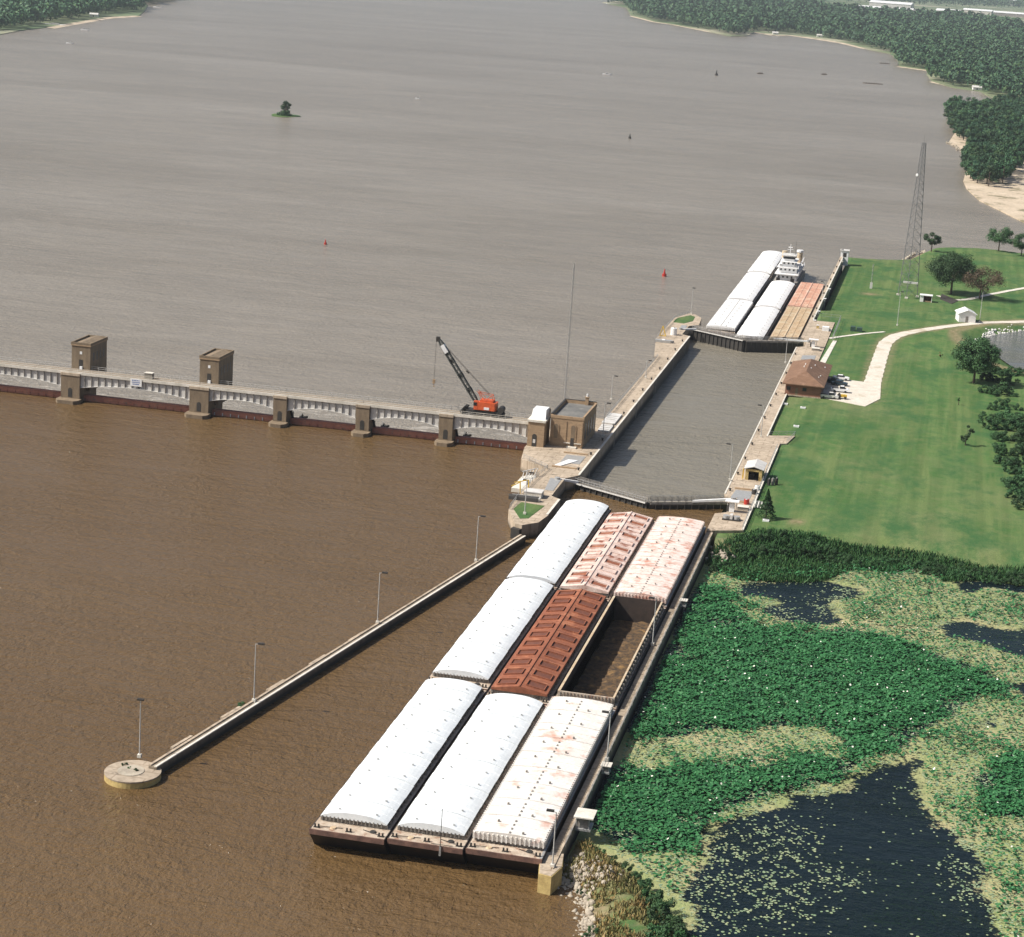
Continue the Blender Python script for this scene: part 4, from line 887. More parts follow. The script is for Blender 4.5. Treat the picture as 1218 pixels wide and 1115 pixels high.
# hut at far end of land wall
t = thing('wall_end_hut', (34.6, 612, 2.6), 'small white hut with dark doorway at the far tip of the land wall', 'hut')
MB().box(-1.6,1.6,-1.8,1.8,-3,3).build('wall', MT['white'], t); MB().box(-1.9,1.9,-2.1,2.1,3,3.25).build('roof', MT['offwhite'], t); MB().box(-.7,.8,-1.86,-1.78,.6,2.2).build('doorway', MT['dark'], t)
# ------------------------------------------------------------------ brown brick building
t = thing('brick_office', (40.9, 334, 2.7), 'brown brick lock office with hipped shingle roof beside the gravel drive', 'building')
hx, hy = 4.9, 16.2
MB().box(-hx,hx,-hy,hy,0,3.6).build('wall', MT['brick'], t)
MB().box(-hx-.2,hx+.2,-hy-.2,hy+.2,0,.3).build('plinth', MT['conc'], t)
e = .9; zr, zt = 3.5, 6.1
m = MB(); m.add([(-hx-e,-hy-e,zr),(hx+e,-hy-e,zr),(hx+e,hy+e,zr),(-hx-e,hy+e,zr),(0,-hy+6.5,zt),(0,hy-6.5,zt),(-hx-e,-hy-e,zr-.25),(hx+e,-hy-e,zr-.25),(hx+e,hy+e,zr-.25),(-hx-e,hy+e,zr-.25)],
 [(0,1,4),(1,2,5,4),(2,3,5),(3,0,4,5),(6,7,1,0),(7,8,2,1),(8,9,3,2),(9,6,0,3),(6,9,8,7)]); rf = m.build('roof', MT['shingle'], t)
for (a_, b_, c_) in ((-1.2,-1,5.4),(-1.1,2.6,5.5),(.9,-2.5,5.4),(1.6,3.5,5.2),(3.6,-9,4.2),(3.9,-6,4.1),(4.2,8,4.0)): MB().cyl((a_,b_,c_-.4),(a_,b_,c_+.5),.16,.16,6).build('roof_vent', MT['white'], rf)
for xx in (-4.0, .4): 
    MB().box(xx-.55,xx+.55,-hy-.06,-hy+.02,1.6,2.6).build('window', MT['glass'], t)
MB().box(-2.1,-1.4,-hy-.06,-hy+.02,.3,2.3).build('door', MT['stone_pier'], t)
for k in range(6): MB().box(hx-.02,hx+.06,-hy+3+k*5,-hy+4.3+k*5,1.3,2.5).build('window', MT['glass'], t)
# gravel road (sheet draped as thin slab following terrain)
def strip(name, px, wds, z, mat, kind='structure', lift=.06, raw=False):
    P = [Vector((*((p) if raw else G(p[0], p[1], z)[:2]), 0)) for p in px]
    pts = []; ws = []
    for i in range(len(P)-1):
        n = max(2, int((P[i+1]-P[i]).length/2))
        for k in range(n): pts.append(P[i].lerp(P[i+1], k/n)); ws.append(wds[i]+(wds[i+1]-wds[i])*k/n)
    pts.append(P[-1]); ws.append(wds[-1]); vs = []; fs = []
    for _ in range(6): pts = [pts[0]]+[(pts[i-1]+pts[i]*2+pts[i+1])/4 for i in range(1,len(pts)-1)]+[pts[-1]]
    for i, p in enumerate(pts):
        a = pts[max(i-1,0)]; b = pts[min(i+1,len(pts)-1)]; d = (b-a).normalized(); n_ = Vector((-d.y,d.x,0))
        for s in (-1,-.33,.33,1):
            q = p+n_*ws[i]/2*s*(1+.06*math.sin(i*1.7+s)); vs.append((q.x,q.y,zland(q.x,q.y)+lift))
        if i:
            for k in range(3): fs.append((4*i-4+k,4*i-3+k,4*i+1+k,4*i+k))
    m = MB(); m.add(vs, fs); o = m.build(name, MT[mat], None, True); return tag(o, kind=kind)
strip('gravel_road', [(1300,379),(1218,383),(1170,384),(1130,388),(1090,394),(1066,399),(1053,408),(1047,425),(1040,448),(1032,476)], [3.6,3.6,3.4,3.4,3.6,4.2,4.4,4.4,4.8,5], 2.7, 'gravel')
def slabland(name, pts, mat, lift=.09, kind='structure'):
    xs_ = [p[0] for p in pts]; ys_ = [p[1] for p in pts]
    z = max(zland(a, b) for a, b in pts)+lift
    return tag(MB().prism(pts, z-.5, z).build(name, MT[mat]), kind=kind)
slabland('parking_lot', [(46,319),(58.5,313.5),(62,326),(61,356),(58,359),(56.5,348),(50,349),(46,350)], 'gravel')
slabland('path', [(41.6,366),(43.4,366),(44.4,412),(43.2,412)], 'conc_white', .12)
strip('path', [(986,403),(1005,400),(1030,397),(1052,395)], [1.6,1.4,1.4,1.4], 2.7, 'conc_white', lift=.1)
strip('path', [(1115,352),(1134,358),(1150,357),(1180,350),(1218,343),(1300,330)], [1.6,2.2,2.4,2.2,2.2,2.2], -.4, 'conc_white', lift=.1)
slabland('concrete_pad', GP([(1120,350),(1140,358),(1132,362),(1118,356)], -.4), 'conc', .12)
# ------------------------------------------------------------------ sheds, small lawn things
def zl2(px, py, z=2.7):
    x, y, _ = G(px, py, z); return x, y, zland(x, y)
x, y, z = zl2(1148, 382)
t = thing('garden_shed', (x, y, z), 'white gabled shed beside the gravel road', 'shed', None, R(10))
MB().box(-2.9,2.9,-3.4,3.4,0,2.9).build('wall', MT['shed'], t)
m = MB(); m.extr([(-3.3,2.75),(0,4.2),(3.3,2.75),(3.3,2.95),(0,4.42),(-3.3,2.95)], 'y', -3.7, 3.7); m.build('roof', MT['white'], t)
m = MB(); m.extr([(-2.9,2.9),(2.9,2.9),(0,4.15)], 'y', -3.38, 3.38); m.build('gable', MT['shed'], t)
MB().box(-.6,.3,-3.46,-3.38,.1,2.1).build('door', MT['coaming'], t); MB().box(2.88,2.96,-1,.4,1,2).build('window', MT['glass'], t)
x, y, z = zl2(1101, 359, -.4)
t = thing('garden_shed', (x, y, z), 'tiny cream shelter with dark open front near the radio tower', 'shelter')
MB().box(-2.2,-.9,-1.5,1.5,0,2.4).build('wall', MT['shed'], t); MB().box(2.0,2.2,-1.5,1.5,0,2.4).build('wall', MT['shed'], t); MB().box(-.9,2.0,1.3,1.5,0,2.4).build('back_wall', MT['rustdark'], t); MB().box(-2.4,2.4,-1.8,1.7,2.4,2.6).build('roof', MT['white'], t)
MB().box(-.9,2.0,-1.2,1.2,0,.4).build('bench', MT['stone'], t)
x, y, z = zl2(1018, 394)
t = thing('hedge_box', (x, y, z), 'dark green utility box on the grass above the small path', 'utility box'); MB().box(-1.8,-.2,-1.2,1.2,0,1.5).build('cabinet', MT['greenpaint'], t); MB().box(.2,2.0,-1.2,1.2,0,1.3).build('cabinet', MT['greenpaint'], t)
for px, py, lb in ((955,486,'pale concrete marker slab on the lawn behind the brick office'),(947,508,'second pale marker slab farther down the lawn'),(934,480,'tiny white marker near the lock wall and brick office'),(911,620,'white marker slab at the foot of the small conifer')):
    x, y, z = zl2(px, py); t = thing('marker_slab', (x, y, z), lb, 'marker'); MB().box(-.7,.7,-.6,.6,0,.35).build('slab', MT['white'], t); MB().box(-.4,.4,-.3,.3,.35,.42).build('plate', MT['galv'], t)
for k, (px, py) in enumerate(((984,345),(983,357),(976,372),(973,383))):
    x, y, z = G(px, py, 2.9); t = thing('mooring_recess', (35.0, y, zland(36,y)), 'white service post standing behind the far guide wall', 'service post', 'white service posts behind the far guide wall'); MB().box(-.66,-.1,-.4,.4,2.2-zland(36,y),3.3-zland(36,y)).build('box', MT['offwhite'], t); MB().box(-.66,.3,-.6,.6,3.3-zland(36,y),3.42-zland(36,y)).build('cap', MT['white'], t); MB().box(-.3,-.15,-.08,.08,0,2.2-zland(36,y)).build('post', MT['galv'], t)
# vehicles
def car(px, py, mat, label, kind='car', rz=0):
    x, y, z = zl2(px, py); t = thing('parked_car', (x, y, z+.12), label, 'pickup truck' if kind == 'truck' else 'car', 'vehicles parked beside the brick office', rz)
    L2 = 2.4
    m = MB(); m.extr([(-L2,.35),(L2,.35),(L2,.8),(L2-.5,.95),(-L2+.2,.98),(-L2,.85)] if kind == 'car' else [(-L2-.2,.4),(L2+.2,.4),(L2+.2,.9),(L2-.3,1.1),(-L2-.2,1.1)], 'y', -.88, .88); m.build('body', MT[mat], t)
    m = MB()
    if kind == 'car': m.add([(-1.4,-.8,.95),(1.1,-.8,.95),(1.1,.8,.95),(-1.4,.8,.95),(-.9,-.65,1.45),(.5,-.65,1.45),(.5,.65,1.45),(-.9,.65,1.45)],[(0,1,5,4),(1,2,6,5),(2,3,7,6),(3,0,4,7),(4,5,6,7)])
    else: m.add([(-.2,-.8,1.1),(1.5,-.8,1.1),(1.5,.8,1.1),(-.2,.8,1.1),(0,-.7,1.75),(1.1,-.7,1.75),(1.1,.7,1.75),(0,.7,1.75)],[(0,1,5,4),(1,2,6,5),(2,3,7,6),(3,0,4,7),(4,5,6,7)])
    m.build('window_band', MT['glass'], t)
    r_ = MB(); r_.box(-.88,.48,-.64,.64,1.44,1.5) if kind == 'car' else r_.box(.02,1.08,-.7,.7,1.74,1.8); r_.build('roof', MT[mat], t)
    if kind == 'truck': MB().box(-2.4,-.35,-.7,.7,1.1,1.13).build('cargo_bed', MT['dark'], t)
    for a_ in (-1.5,1.5):
        for b_ in (-.85,.85): MB().cyl((a_,b_-.11,.33),(a_,b_+.11,.33),.34,.34,12).build('wheel', MT['rubber'], t)
    return t
car(1000,452.5,'white','white car parked farthest from the lawn edge'); car(998,459,'bluecar','dark blue car between the white car and the white pickup'); car(999,467,'white','white pickup parked below the dark blue car',kind='truck',rz=.05); car(993,456,'greenpaint','dark green car close to the shaded office wall',rz=.1); car(986,474.5,'offwhite','pale pickup nose-in at the near corner of the office', kind='truck')
x, y, z = zl2(1001, 475); t = thing('yellow_tractor', (x, y, z+.12), 'yellow tractor mower parked at the lawn edge', 'tractor')
MB().box(-.3,1.4,-.45,.45,.5,1.2).build('hood', MT['yellowpaint'], t); MB().box(-1.2,-.3,-.5,.5,.5,.9).build('chassis', MT['yellowpaint'], t); MB().box(-1.0,-.5,-.3,.3,.9,1.5).build('seat', MT['dark'], t)
for a_, r_ in ((-.8,.6),(1.0,.38)):
    for b_ in (-.7,.7): MB().cyl((a_,b_-.15,r_),(a_,b_+.15,r_),r_,r_,12).build('wheel', MT['rubber'], t)
MB().box(-2.6,-1.3,-.9,.9,.2,.5).build('mower_deck', MT['yellowpaint'], t)
# ------------------------------------------------------------------ barges
def arcprof(w, rise, n=14, p=2.4, z0=0):
    "cross-section (x,z) of an arched cover"
    return [(-w*math.cos(math.pi*i/n) if False else w*(-1+2*i/n), z0+rise*(1-abs(-1+2*i/n)**p)) for i in range(n+1)]
CACHE = {}
def hull(t, W, Ln, z0, rake=(True, False), mat='hull', hole=None):
    hb = -.9
    pr = [(0,z0) if rake[0] else (0,z0), (Ln,z0)]
    prof = [(0,z0),(Ln,z0)]
    prof += ([(Ln,z0-.6),(Ln-3.4,hb)] if rake[1] else [(Ln,hb)]) + ([(3.2,hb),(0,z0-.6)] if rake[0] else [(0,hb)])
    if hole is None:
        m = MB(); m.extr(prof, 'x', -W/2, W/2); m.build('hull', MT[mat], t)
    else:
        a, b, hw = hole; m = MB()
        for x0, x1 in ((-W/2,-hw),(hw,W/2)): m.extr(prof, 'x', x0, x1)
        m.box(-hw,hw,b,Ln-.02,hb+.5,z0-.01); m.extr([(.02,z0-.01),(a,z0-.01),(a,hb),(3.2,hb),(.02,z0-.6)] if a > 3.2 else [(.02,z0-.01),(a,z0-.01),(a,z0-2.0),(.02,z0-.6)], 'x', -hw, hw); m.build('hull', MT[mat], t)
    # deck plating
    m = MB()
    if hole is None: m.box(-W/2+.02,W/2-.02,.02,Ln-.02,z0,z0+.03)
    else:
        a, b, hw = hole; m.box(-W/2+.02,W/2-.02,.02,a,z0,z0+.03); m.box(-W/2+.02,W/2-.02,b,Ln-.02,z0,z0+.03); m.box(-W/2+.02,-hw,a,b,z0,z0+.03); m.box(hw,W/2-.02,a,b,z0,z0+.03)
    m.build('deck', MT['deckrust'], t)
    MB().box(-W/2-.03,W/2+.03,-.12,.06,z0-.6,z0+.12).build('headlog', MT['headlog'], t)
    MB().box(-W/2-.06,-W/2+.06,.1,Ln-.1,z0-.35,z0+.05).build('rub_rail', MT['siderail'], t); MB().box(W/2-.06,W/2+.06,.1,Ln-.1,z0-.35,z0+.05).build('rub_rail', MT['siderail'], t)
    for xx, yy in ((-W*.22,1.3),(W*.3,1.9),(W*.12,Ln-.7)): MB().cyl((0,0,0),(0,0,.18),.5,.38,12).build('rope_coil', MT['tansteel'] if xx < 0 else MT['dark'], t).location = (xx,yy,z0+.03)
    MB().bar((-W/2+.9,.9,z0+.25),(-W*.1,1.6,z0+.1),.07).build('lashing_wire', MT['dark'], t); MB().bar((W/2-.9,.9,z0+.25),(W*.16,2.1,z0+.1),.07).build('lashing_wire', MT['dark'], t)
    bm_ = MB(); bm_.cyl((-.25,0,0),(-.25,0,.5),.13,.13,8); bm_.cyl((.25,0,0),(.25,0,.5),.13,.13,8); bm_.box(-.45,.45,-.18,.18,0,.06); me = bm_.mesh('mooring_bitt', MT['dark'])
    for xx in (-W/2+.7, 0, W/2-.7):
        for yy in (.9, Ln-.9): link('mooring_bitt', me, t, (xx, yy, z0+.03))
    return z0
def barge(name, x0, x1, y0, y1, kind, label, z=0.0, d0=3.2, d1=1.6, cm='fiberglass', rake=(True,False), draft=None, n=None):
    if draft is None:      # the empty near barges ride high
        k_ = 1-1.35/117.4; x0, x1 = 75.5+(x0-75.5)*k_, 75.5+(x1-75.5)*k_; y0, y1 = -250.5+(y0+250.5)*k_, -250.5+(y1+250.5)*k_
    W = x1-x0; Ln = y1-y0; zd = 3.1 if draft is None else draft
    t = thing(name, ((x0+x1)/2, y0, z), label, 'barge', 'hopper barges of the tow')
    hw = W/2-.75
    if kind == 'open':
        hull(t, W, Ln, zd, rake, 'bargeblue', hole=(d0, Ln-d1, hw-.1))
        zc = zd+1.3; m = MB()
        m.box(-hw-.05,-hw+.1,d0-.1,Ln-d1+.1,-.7,zc); m.box(hw-.1,hw+.05,d0-.1,Ln-d1+.1,-.7,zc)
        m.box(-hw+.1,hw-.1,d0-.1,d0+.05,-.7,zc); m.box(-hw+.1,hw-.1,Ln-d1-.05,Ln-d1+.1,-.7,zc+.2); m.build('hopper_wall', MT['hopper'], t)
        m = MB(); m.box(-hw-.28,-hw+.12,d0-.1,Ln-d1,zc,zc+.12); m.build('coaming_top', MT['tansteel'], t)
        m = MB(); m.box(hw-.12,hw+.2,d0-.1,Ln-d1,zc,zc+.1); m.use(1)
        for k in range(26): m.box(hw+.05,hw+.6,d0+1+k*2.0,d0+1.12+k*2.0,zd,zc+.01)
        m.build('coaming_top', [MT['tansteel'], MT['coaming']], t)
        m = MB(); m.box(-hw-.28,hw+.2,d0-.3,d0+.0,zd,zc+.05); m.build('end_coaming', MT['deckrust'], t)
        m = MB()
        for k in range(16): m.box(-hw+.1+k*(2*hw-.3)/15, -hw+.22+k*(2*hw-.3)/15, d0-.5, d0-.3, zd, zc)
        m.build('end_ribs', MT['coaming'], t)
        nx, ny = 24, 110; X_, Y_ = np.meshgrid(np.linspace(-hw+.1,hw-.1,nx), np.linspace(d0,Ln-d1,ny)); Z_ = .1+.25*vnoise(X_,Y_,1.1)+.2*vnoise(X_,Y_,.4)+.35*np.clip((X_+1)/4,-1,1)*0
        i_ = np.arange(nx*ny).reshape(ny,nx); F_ = np.stack([i_[:-1,:-1],i_[:-1,1:],i_[1:,1:],i_[1:,:-1]],-1).reshape(-1,4)
        link('cargo_residue', quads_mesh('cargo_residue', np.stack([X_.ravel(),Y_.ravel(),Z_.ravel()],1), F_, MT['residue'], True), t)
        return t
    hull(t, W, Ln, zd, rake)
    zc = zd+.75
    m = MB(); m.box(-hw,hw,d0,Ln-d1,zd,zc)
    nb = int(2*hw/.8)
    for k in range(nb+1): m.box(-hw+k*2*hw/nb-.05,-hw+k*2*hw/nb+.05,d0-.15,d0,zd+.03,zc)
    ns = int((Ln-d0-d1)/1.5)
    for k in range(ns+1):
        yy = d0+k*(Ln-d0-d1)/ns
        for s in (-1,1): m.box(min(s*hw,s*(hw+.3)),max(s*hw,s*(hw+.3)),yy-.06,yy+.06,zd+.03,zc)
    m.build('coaming', MT['coaming'], t)
    L0, L1 = d0-.3, Ln-d1+.3
    if x0 > 20 and draft is None: MB().box(hw+.4,W/2-.02,.3,Ln-.3,zd+.03,zd+.09).build('gangway', MT['galv'], t)
    if kind == 'round':
        n = n or 11; w = hw+.25; pl = (L1-L0)/n; key = ('round', round(w,2), round(pl,2), cm)
        if key not in CACHE:
            def panel(ov):
                m = MB(); nn = 16
                ring = lambda yy, dz: [(w*(-1+2*i/nn), yy, dz+.85*(1-abs(-1+2*i/nn)**2.6)) for i in range(nn+1)]
                sy = [0,.12,pl*.5-.08,pl*.5,pl*.5+.08,pl-.05]; dz = [ov+.05,ov,ov,ov+.05,ov,ov]
                rs = [ring(a_, b_) for a_, b_ in zip(sy, dz)]; vs = [p for r_ in rs for p in r_]; fs = []
                for j in range(len(rs)-1):
                    for i in range(nn): a_ = j*(nn+1)+i; fs.append((a_,a_+1,a_+nn+2,a_+nn+1))
                b0_ = len(vs); vs += [(-w,0,-.1),(w,0,-.1),(-w,pl-.05,-.1),(w,pl-.05,-.1)]
                fs.append(tuple(range(nn,-1,-1))+(b0_,b0_+1)); e_ = (len(rs)-1)*(nn+1); fs.append(tuple(range(e_,e_+nn+1))+(b0_+3,b0_+2))
                m.add(vs, fs); return m.mesh('cover_panel', MT[cm])
            CACHE[key] = (panel(0), panel(.1), MB().box(-.13,.13,-.08,.12,-.05,.2).mesh('vent', MT['galv']))
        pa, pb, pv = CACHE[key]
        for k in range(n):
            o = link('cover_panel', pb if k % 2 else pa, t, (0, L0+k*pl, zc+.05))
            for s_ in (-.5, .62): link('vent', pv, o, (s_*w, pl*.25, (.1 if k % 2 else 0)+.85*(1-abs(s_)**2.6)))
        m = MB(); k_ = int(2*w/.55)
        for k in range(k_): xx = -w+.2+k*.55; m.box(xx, xx+.12, L0-.1, L0, zc-.5, zc+.15)
        m.build('end_louvres', MT['coaming'], t)
    elif kind == 'gable':
        n = n or 11; w = hw+.2; pl = (L1-L0)/n; key = ('gable', round(w,2), round(pl,2), cm)
        if key not in CACHE:
            m = MB(); r0, r1 = .35, 1.15
            m.extr([(-w,0),(w,0),(w,r0),(0,r1),(-w,r0)], 'y', .03, pl-.03)
            pmh = m.mesh('cover_panel', MT[cm])
            m = MB(); sl_a = (r1-r0)/w
            for s in (-1,1):
                fr = [(s*.9,pl*.22),(s*(w-.7),pl*.22),(s*(w-.7),pl*.72),(s*.9,pl*.72)]
                zf = lambda q: r1-sl_a*abs(q[0])+.1
                for a_, b_ in zip(fr, fr[1:]+fr[:1]): m.bar((a_[0],a_[1],zf(a_)),(b_[0],b_[1],zf(b_)),.13,.3)
            m.bar((0,0,r1+.05),(0,pl,r1+.05),.2,.15); hm = m.mesh('hatch_frame', MT[cm])
            rm = []
            for s in (-1,1):
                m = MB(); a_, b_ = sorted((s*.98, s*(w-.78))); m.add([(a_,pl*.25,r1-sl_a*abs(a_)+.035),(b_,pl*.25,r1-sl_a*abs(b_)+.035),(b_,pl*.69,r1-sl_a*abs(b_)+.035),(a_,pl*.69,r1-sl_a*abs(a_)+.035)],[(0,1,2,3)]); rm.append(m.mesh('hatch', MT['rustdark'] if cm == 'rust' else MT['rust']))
            CACHE[key] = (pmh, hm, rm)
        a_, b_, c_ = CACHE[key]
        for k in range(n):
            o = link('cover_panel', a_, t, (0, L0+k*pl, zc)); link('hatch_frame', b_, o)
            if cm == 'rust' or (k % 2) or k in (0, n-1):
                for q_ in c_: link('hatch', q_, o)
    elif kind in ('stack', 'tarp'):
        n = n or 9; w = hw+.35; pl = (L1-L0)/n; rise = .32; key = (kind, round(w,2), round(pl,2), cm)
        if key not in CACHE:
            m = MB(); nn = 10; prof = [(w*(-1+2*i/nn), .9+rise*(1-abs(-1+2*i/nn)**2)) for i in range(nn+1)]
            m.extr([(-w,0)]+prof+[(w,0)], 'y', .0, pl-.12)
            for yy in (.04, pl*.5, pl-.2):
                for i in range(nn):
                    p, q = prof[i], prof[i+1]; m.bar((p[0],yy,p[1]+.03),(q[0],yy,q[1]+.03),.09,.1)
            for k in range(int(pl/.75)):
                for s in (-1,1): m.box(min(s*w,s*(w+.22)),max(s*w,s*(w+.22)),.2+k*.75,.45+k*.75,.0,.95)
            m.use(1); [m.box(-.1,.1,.3+k*1.3,.75+k*1.3,.9+rise,.9+rise+.12) for k in range(int(pl/1.3))]
            m.box(w*.35,w*.35+.25,pl*.1,pl*.1+.3,.9+rise*.85,1.2+rise*.85); m.box(-w*.5,-w*.5+.25,pl*.6,pl*.6+.3,.9+rise*.7,1.2+rise*.7)
            CACHE[key] = m.mesh('cover_panel', [MT[cm], MT['coaming']])
        for k in range(n): link('cover_panel', CACHE[key], t, (0, L0+k*pl, zc-.25))
        m = MB(); k_ = int(2*w/.62)
        for k in range(k_+1): xx = -w+.05+k*2*w/k_; m.box(xx-.1, xx+.1, L0-.25, L0, zc-.25, zc+.7)
        m.build('end_ribs', MT[cm], t)
    elif kind == 'flatcover':
        n = n or 13; w = hw+.1; pl = (L1-L0)/n
        m0 = MB(); m0.box(-w,w,.05,pl-.05,0,.5); m0.box(-.12,.12,0,pl,.5,.75)
        for s in (-1,1):
            for q in (.25,.7): m0.box(min(s*.5,s*(w-.4)),max(s*.5,s*(w-.4)),pl*q,pl*q+.16,.5,.72)
            m0.box(s*w*.52-.08,s*w*.52+.08,0,pl,.5,.66)
        pmh = m0.mesh('cover_panel', MT[cm])
        for k in range(n): link('cover_panel', pmh, t, (0,L0+k*pl,zc))
    return t
barge('covered_barge', .2, 10.6, -.9, 60.2, 'round', 'front left barge with rounded white fibreglass covers', d0=3.4, n=12)
barge('covered_barge', .2, 10.6, 60.5, 118.6, 'round', 'middle barge of the left column with rounded white covers', d0=3.0, d1=.9, n=11)
barge('covered_barge', .2, 10.6, 118.9, 180.2, 'round', 'rear left barge with rounded white covers, closest to the lock gate', d0=.9, d1=1.0, n=11)
barge('covered_barge', 10.95, 21.3, -.3, 57.2, 'round', 'front middle barge with rounded white covers between two white barges', d0=3.2, n=11)
barge('covered_barge', 10.95, 21.3, 57.5, 115.6, 'gable', 'dark rust brown gabled barge in the middle of the tow', cm='rust', d0=1.8, d1=1.4)
barge('covered_barge', 10.95, 21.3, 115.9, 174.3, 'gable', 'faded pinkish gabled barge with dark hatches at the rear middle', cm='pinksteel', d0=1.5, d1=1.6)
barge('covered_barge', 21.65, 32.0, .2, 59.2, 'stack', 'front right barge with flat white steel covers bleeding rust', cm='whitesteel', d0=3.0, n=9)
barge('open_hopper_barge', 21.65, 32.0, 59.5, 115.4, 'open', 'open empty hopper barge with brown residue on its floor', d0=1.6, d1=1.2)
barge('covered_barge', 21.65, 32.0, 115.7, 174.8, 'stack', 'rear right barge with chalky pinkish white covers by the guide wall', cm='pinkwhite', d0=1.2, d1=1.4, n=9)
# far tow in the lower pool
FZ = WL
barge('covered_barge', -1.6, 8.6, 441, 504.5, 'stack', 'far left barge nearest the far gate with flat white covers', z=FZ, cm='white', d0=3, draft=1.6)
barge('covered_barge', -2.2, 8.2, 505, 578, 'round', 'far left barge second from the far gate with rounded white covers', z=FZ, cm='white', d0=1.6, draft=1.8)
barge('covered_barge', -2.4, 8.0, 578.5, 645, 'round', 'farthest left barge beside the white towboat', z=FZ, cm='white', d0=1.6, draft=1.8)
barge('covered_barge', 9.4, 19.6, 429, 494.8, 'round', 'middle white barge touching the far gate between left and tan barges', z=FZ, cm='white', d0=1.5, draft=1.7)
barge('covered_barge', 9.3, 19.5, 495.3, 562, 'round', 'middle white barge lashed to the bow of the towboat', z=FZ, cm='white', d0=1.2, draft=1.7)
barge('covered_barge', 20.6, 30.9, 431, 503.5, 'flatcover', 'tan rusty barge against the far guide wall near the gate', z=FZ, cm='tansteel', d0=1.2, draft=1.7)
barge('covered_barge', 20.4, 30.8, 504, 565.5, 'flatcover', 'salmon pink barge against the far guide wall behind the tan one', z=FZ, cm='salmon', d0=1.0, draft=1.7)
# black mooring line frames between barges: couplings
# buoy frame in front of middle barge
x, y, z = G(522, 1034, 0); t = thing('jackstaff', (x, -3.4, 0), 'thin dark tripod staff standing at the bow of the middle front barge', 'staff')
MB().cyl((0,0,2.0),(0,0,8.6),.06,.05,6).build('pole', MT['dark'], t)
m = MB(); m.bar((0,0,3.5),(-1.6,.9,3.1),.06); m.bar((0,0,3.5),(1.6,.9,3.1),.06); m.build('stays', MT['dark'], t); MB().box(-.12,.12,-.05,.35,1.9,3.2).build('bracket', MT['galv'], t)
# ------------------------------------------------------------------ towboat
t = thing('towboat', (14.6, 566, FZ), 'white towboat with tall pilothouse and orange brown stack pushing the far barges', 'towboat')
MB().prism([(-4.6,0),(4.6,0),(4.9,3),(4.9,40),(4.2,43),(-4.2,43),(-4.9,40),(-4.9,3)], -2, 2.2).build('hull', MT['bargeblue'], t)
MB().prism([(-4.5,.1),(4.5,.1),(4.8,3),(4.8,40),(4.1,42.8),(-4.1,42.8),(-4.8,40),(-4.8,3)], 2.2, 2.3).build('deck', MT['coaming'], t)
for xx in (-2.8, 2.8): MB().box(xx-.7,xx+.7,-1.2,.3,-1,4.3).build('push_knee', MT['hull'], t)
for (a_, b_, y0_, y1_, z0_, z1_) in ((-4,4,5,36,2.3,5.0),(-3.6,3.6,8,32,5.2,7.7),(-2.6,2.6,9.5,20,7.9,10.2)):
    o = MB().box(a_,b_,y0_,y1_,z0_,z1_).build('deckhouse', MT['white'], t)
    MB().box(a_-.7,b_+.7,y0_-1.2,y1_+.8,z1_,z1_+.2).build('deck_overhang', MT['white'], o)
    for k in range(int((b_-a_)/1.7)): MB().box(a_+.6+k*1.7,a_+1.3+k*1.7,y0_-.04,y0_+.02,z0_+1.2,z0_+2).build('window', MT['glass'], o)
o = MB().add([(-2.1,10.5,10.4),(2.1,10.5,10.4),(2.1,15.5,10.4),(-2.1,15.5,10.4),(-2.4,10.1,13),(2.4,10.1,13),(2.4,15.8,13),(-2.4,15.8,13)],[(0,1,5,4),(1,2,6,5),(2,3,7,6),(3,0,4,7),(4,5,6,7),(0,3,2,1)]).build('pilothouse', MT['white'], t)
MB().box(-2.35,2.35,10.05,15.85,11.5,12.5).build('window_band', MT['glass'], o); MB().box(-2.8,2.8,9.5,16.3,13,13.25).build('pilothouse_roof', MT['offwhite'], o)
for r_ in ((-4.6,4.1,5.2),(-4.2,6.6,7.9)):
    railing([(r_[0],4,r_[2]),(-r_[0],4,r_[2]),(-r_[0],36,r_[2])], '', mat='white', parent=t, t=.1)
m = MB(); m.bar((0,13,13.2),(0,13,18),.2); m.bar((-1.2,13,15.5),(1.2,13,15.5),.16); m.box(-.8,.8,12.8,13.2,16.3,16.7); m.build('radar_mast', MT['white'], t)
MB().bar((2.2,12,13),(2.2,12,20),.09).build('whip_antenna', MT['dark'], t)
for xx in (3.1,):
    m = MB(); m.cyl((xx,25,7.9),(xx,25,12.8),1.1,1.1,12); m.build('funnel', MT['tansteel'], t); MB().cyl((xx,25,12.8),(xx,25,13.8),1.35,1.35,12).build('funnel_cap', MT['white'], t)
MB().cyl((-3.0,25,7.9),(-3.0,25,12.8),1.1,1.1,12).build('funnel', MT['tansteel'], t)
MB().box(-1.2,1.2,21,27,7.9,9.3).build('skylight', MT['offwhite'], t)
t.scale = (1,1,.86)
for xx in (-3,3): MB().box(xx-.5,xx+.5,9,10,13.3-5.2,14.2-5.2).build('searchlight', MT['galv'], t)
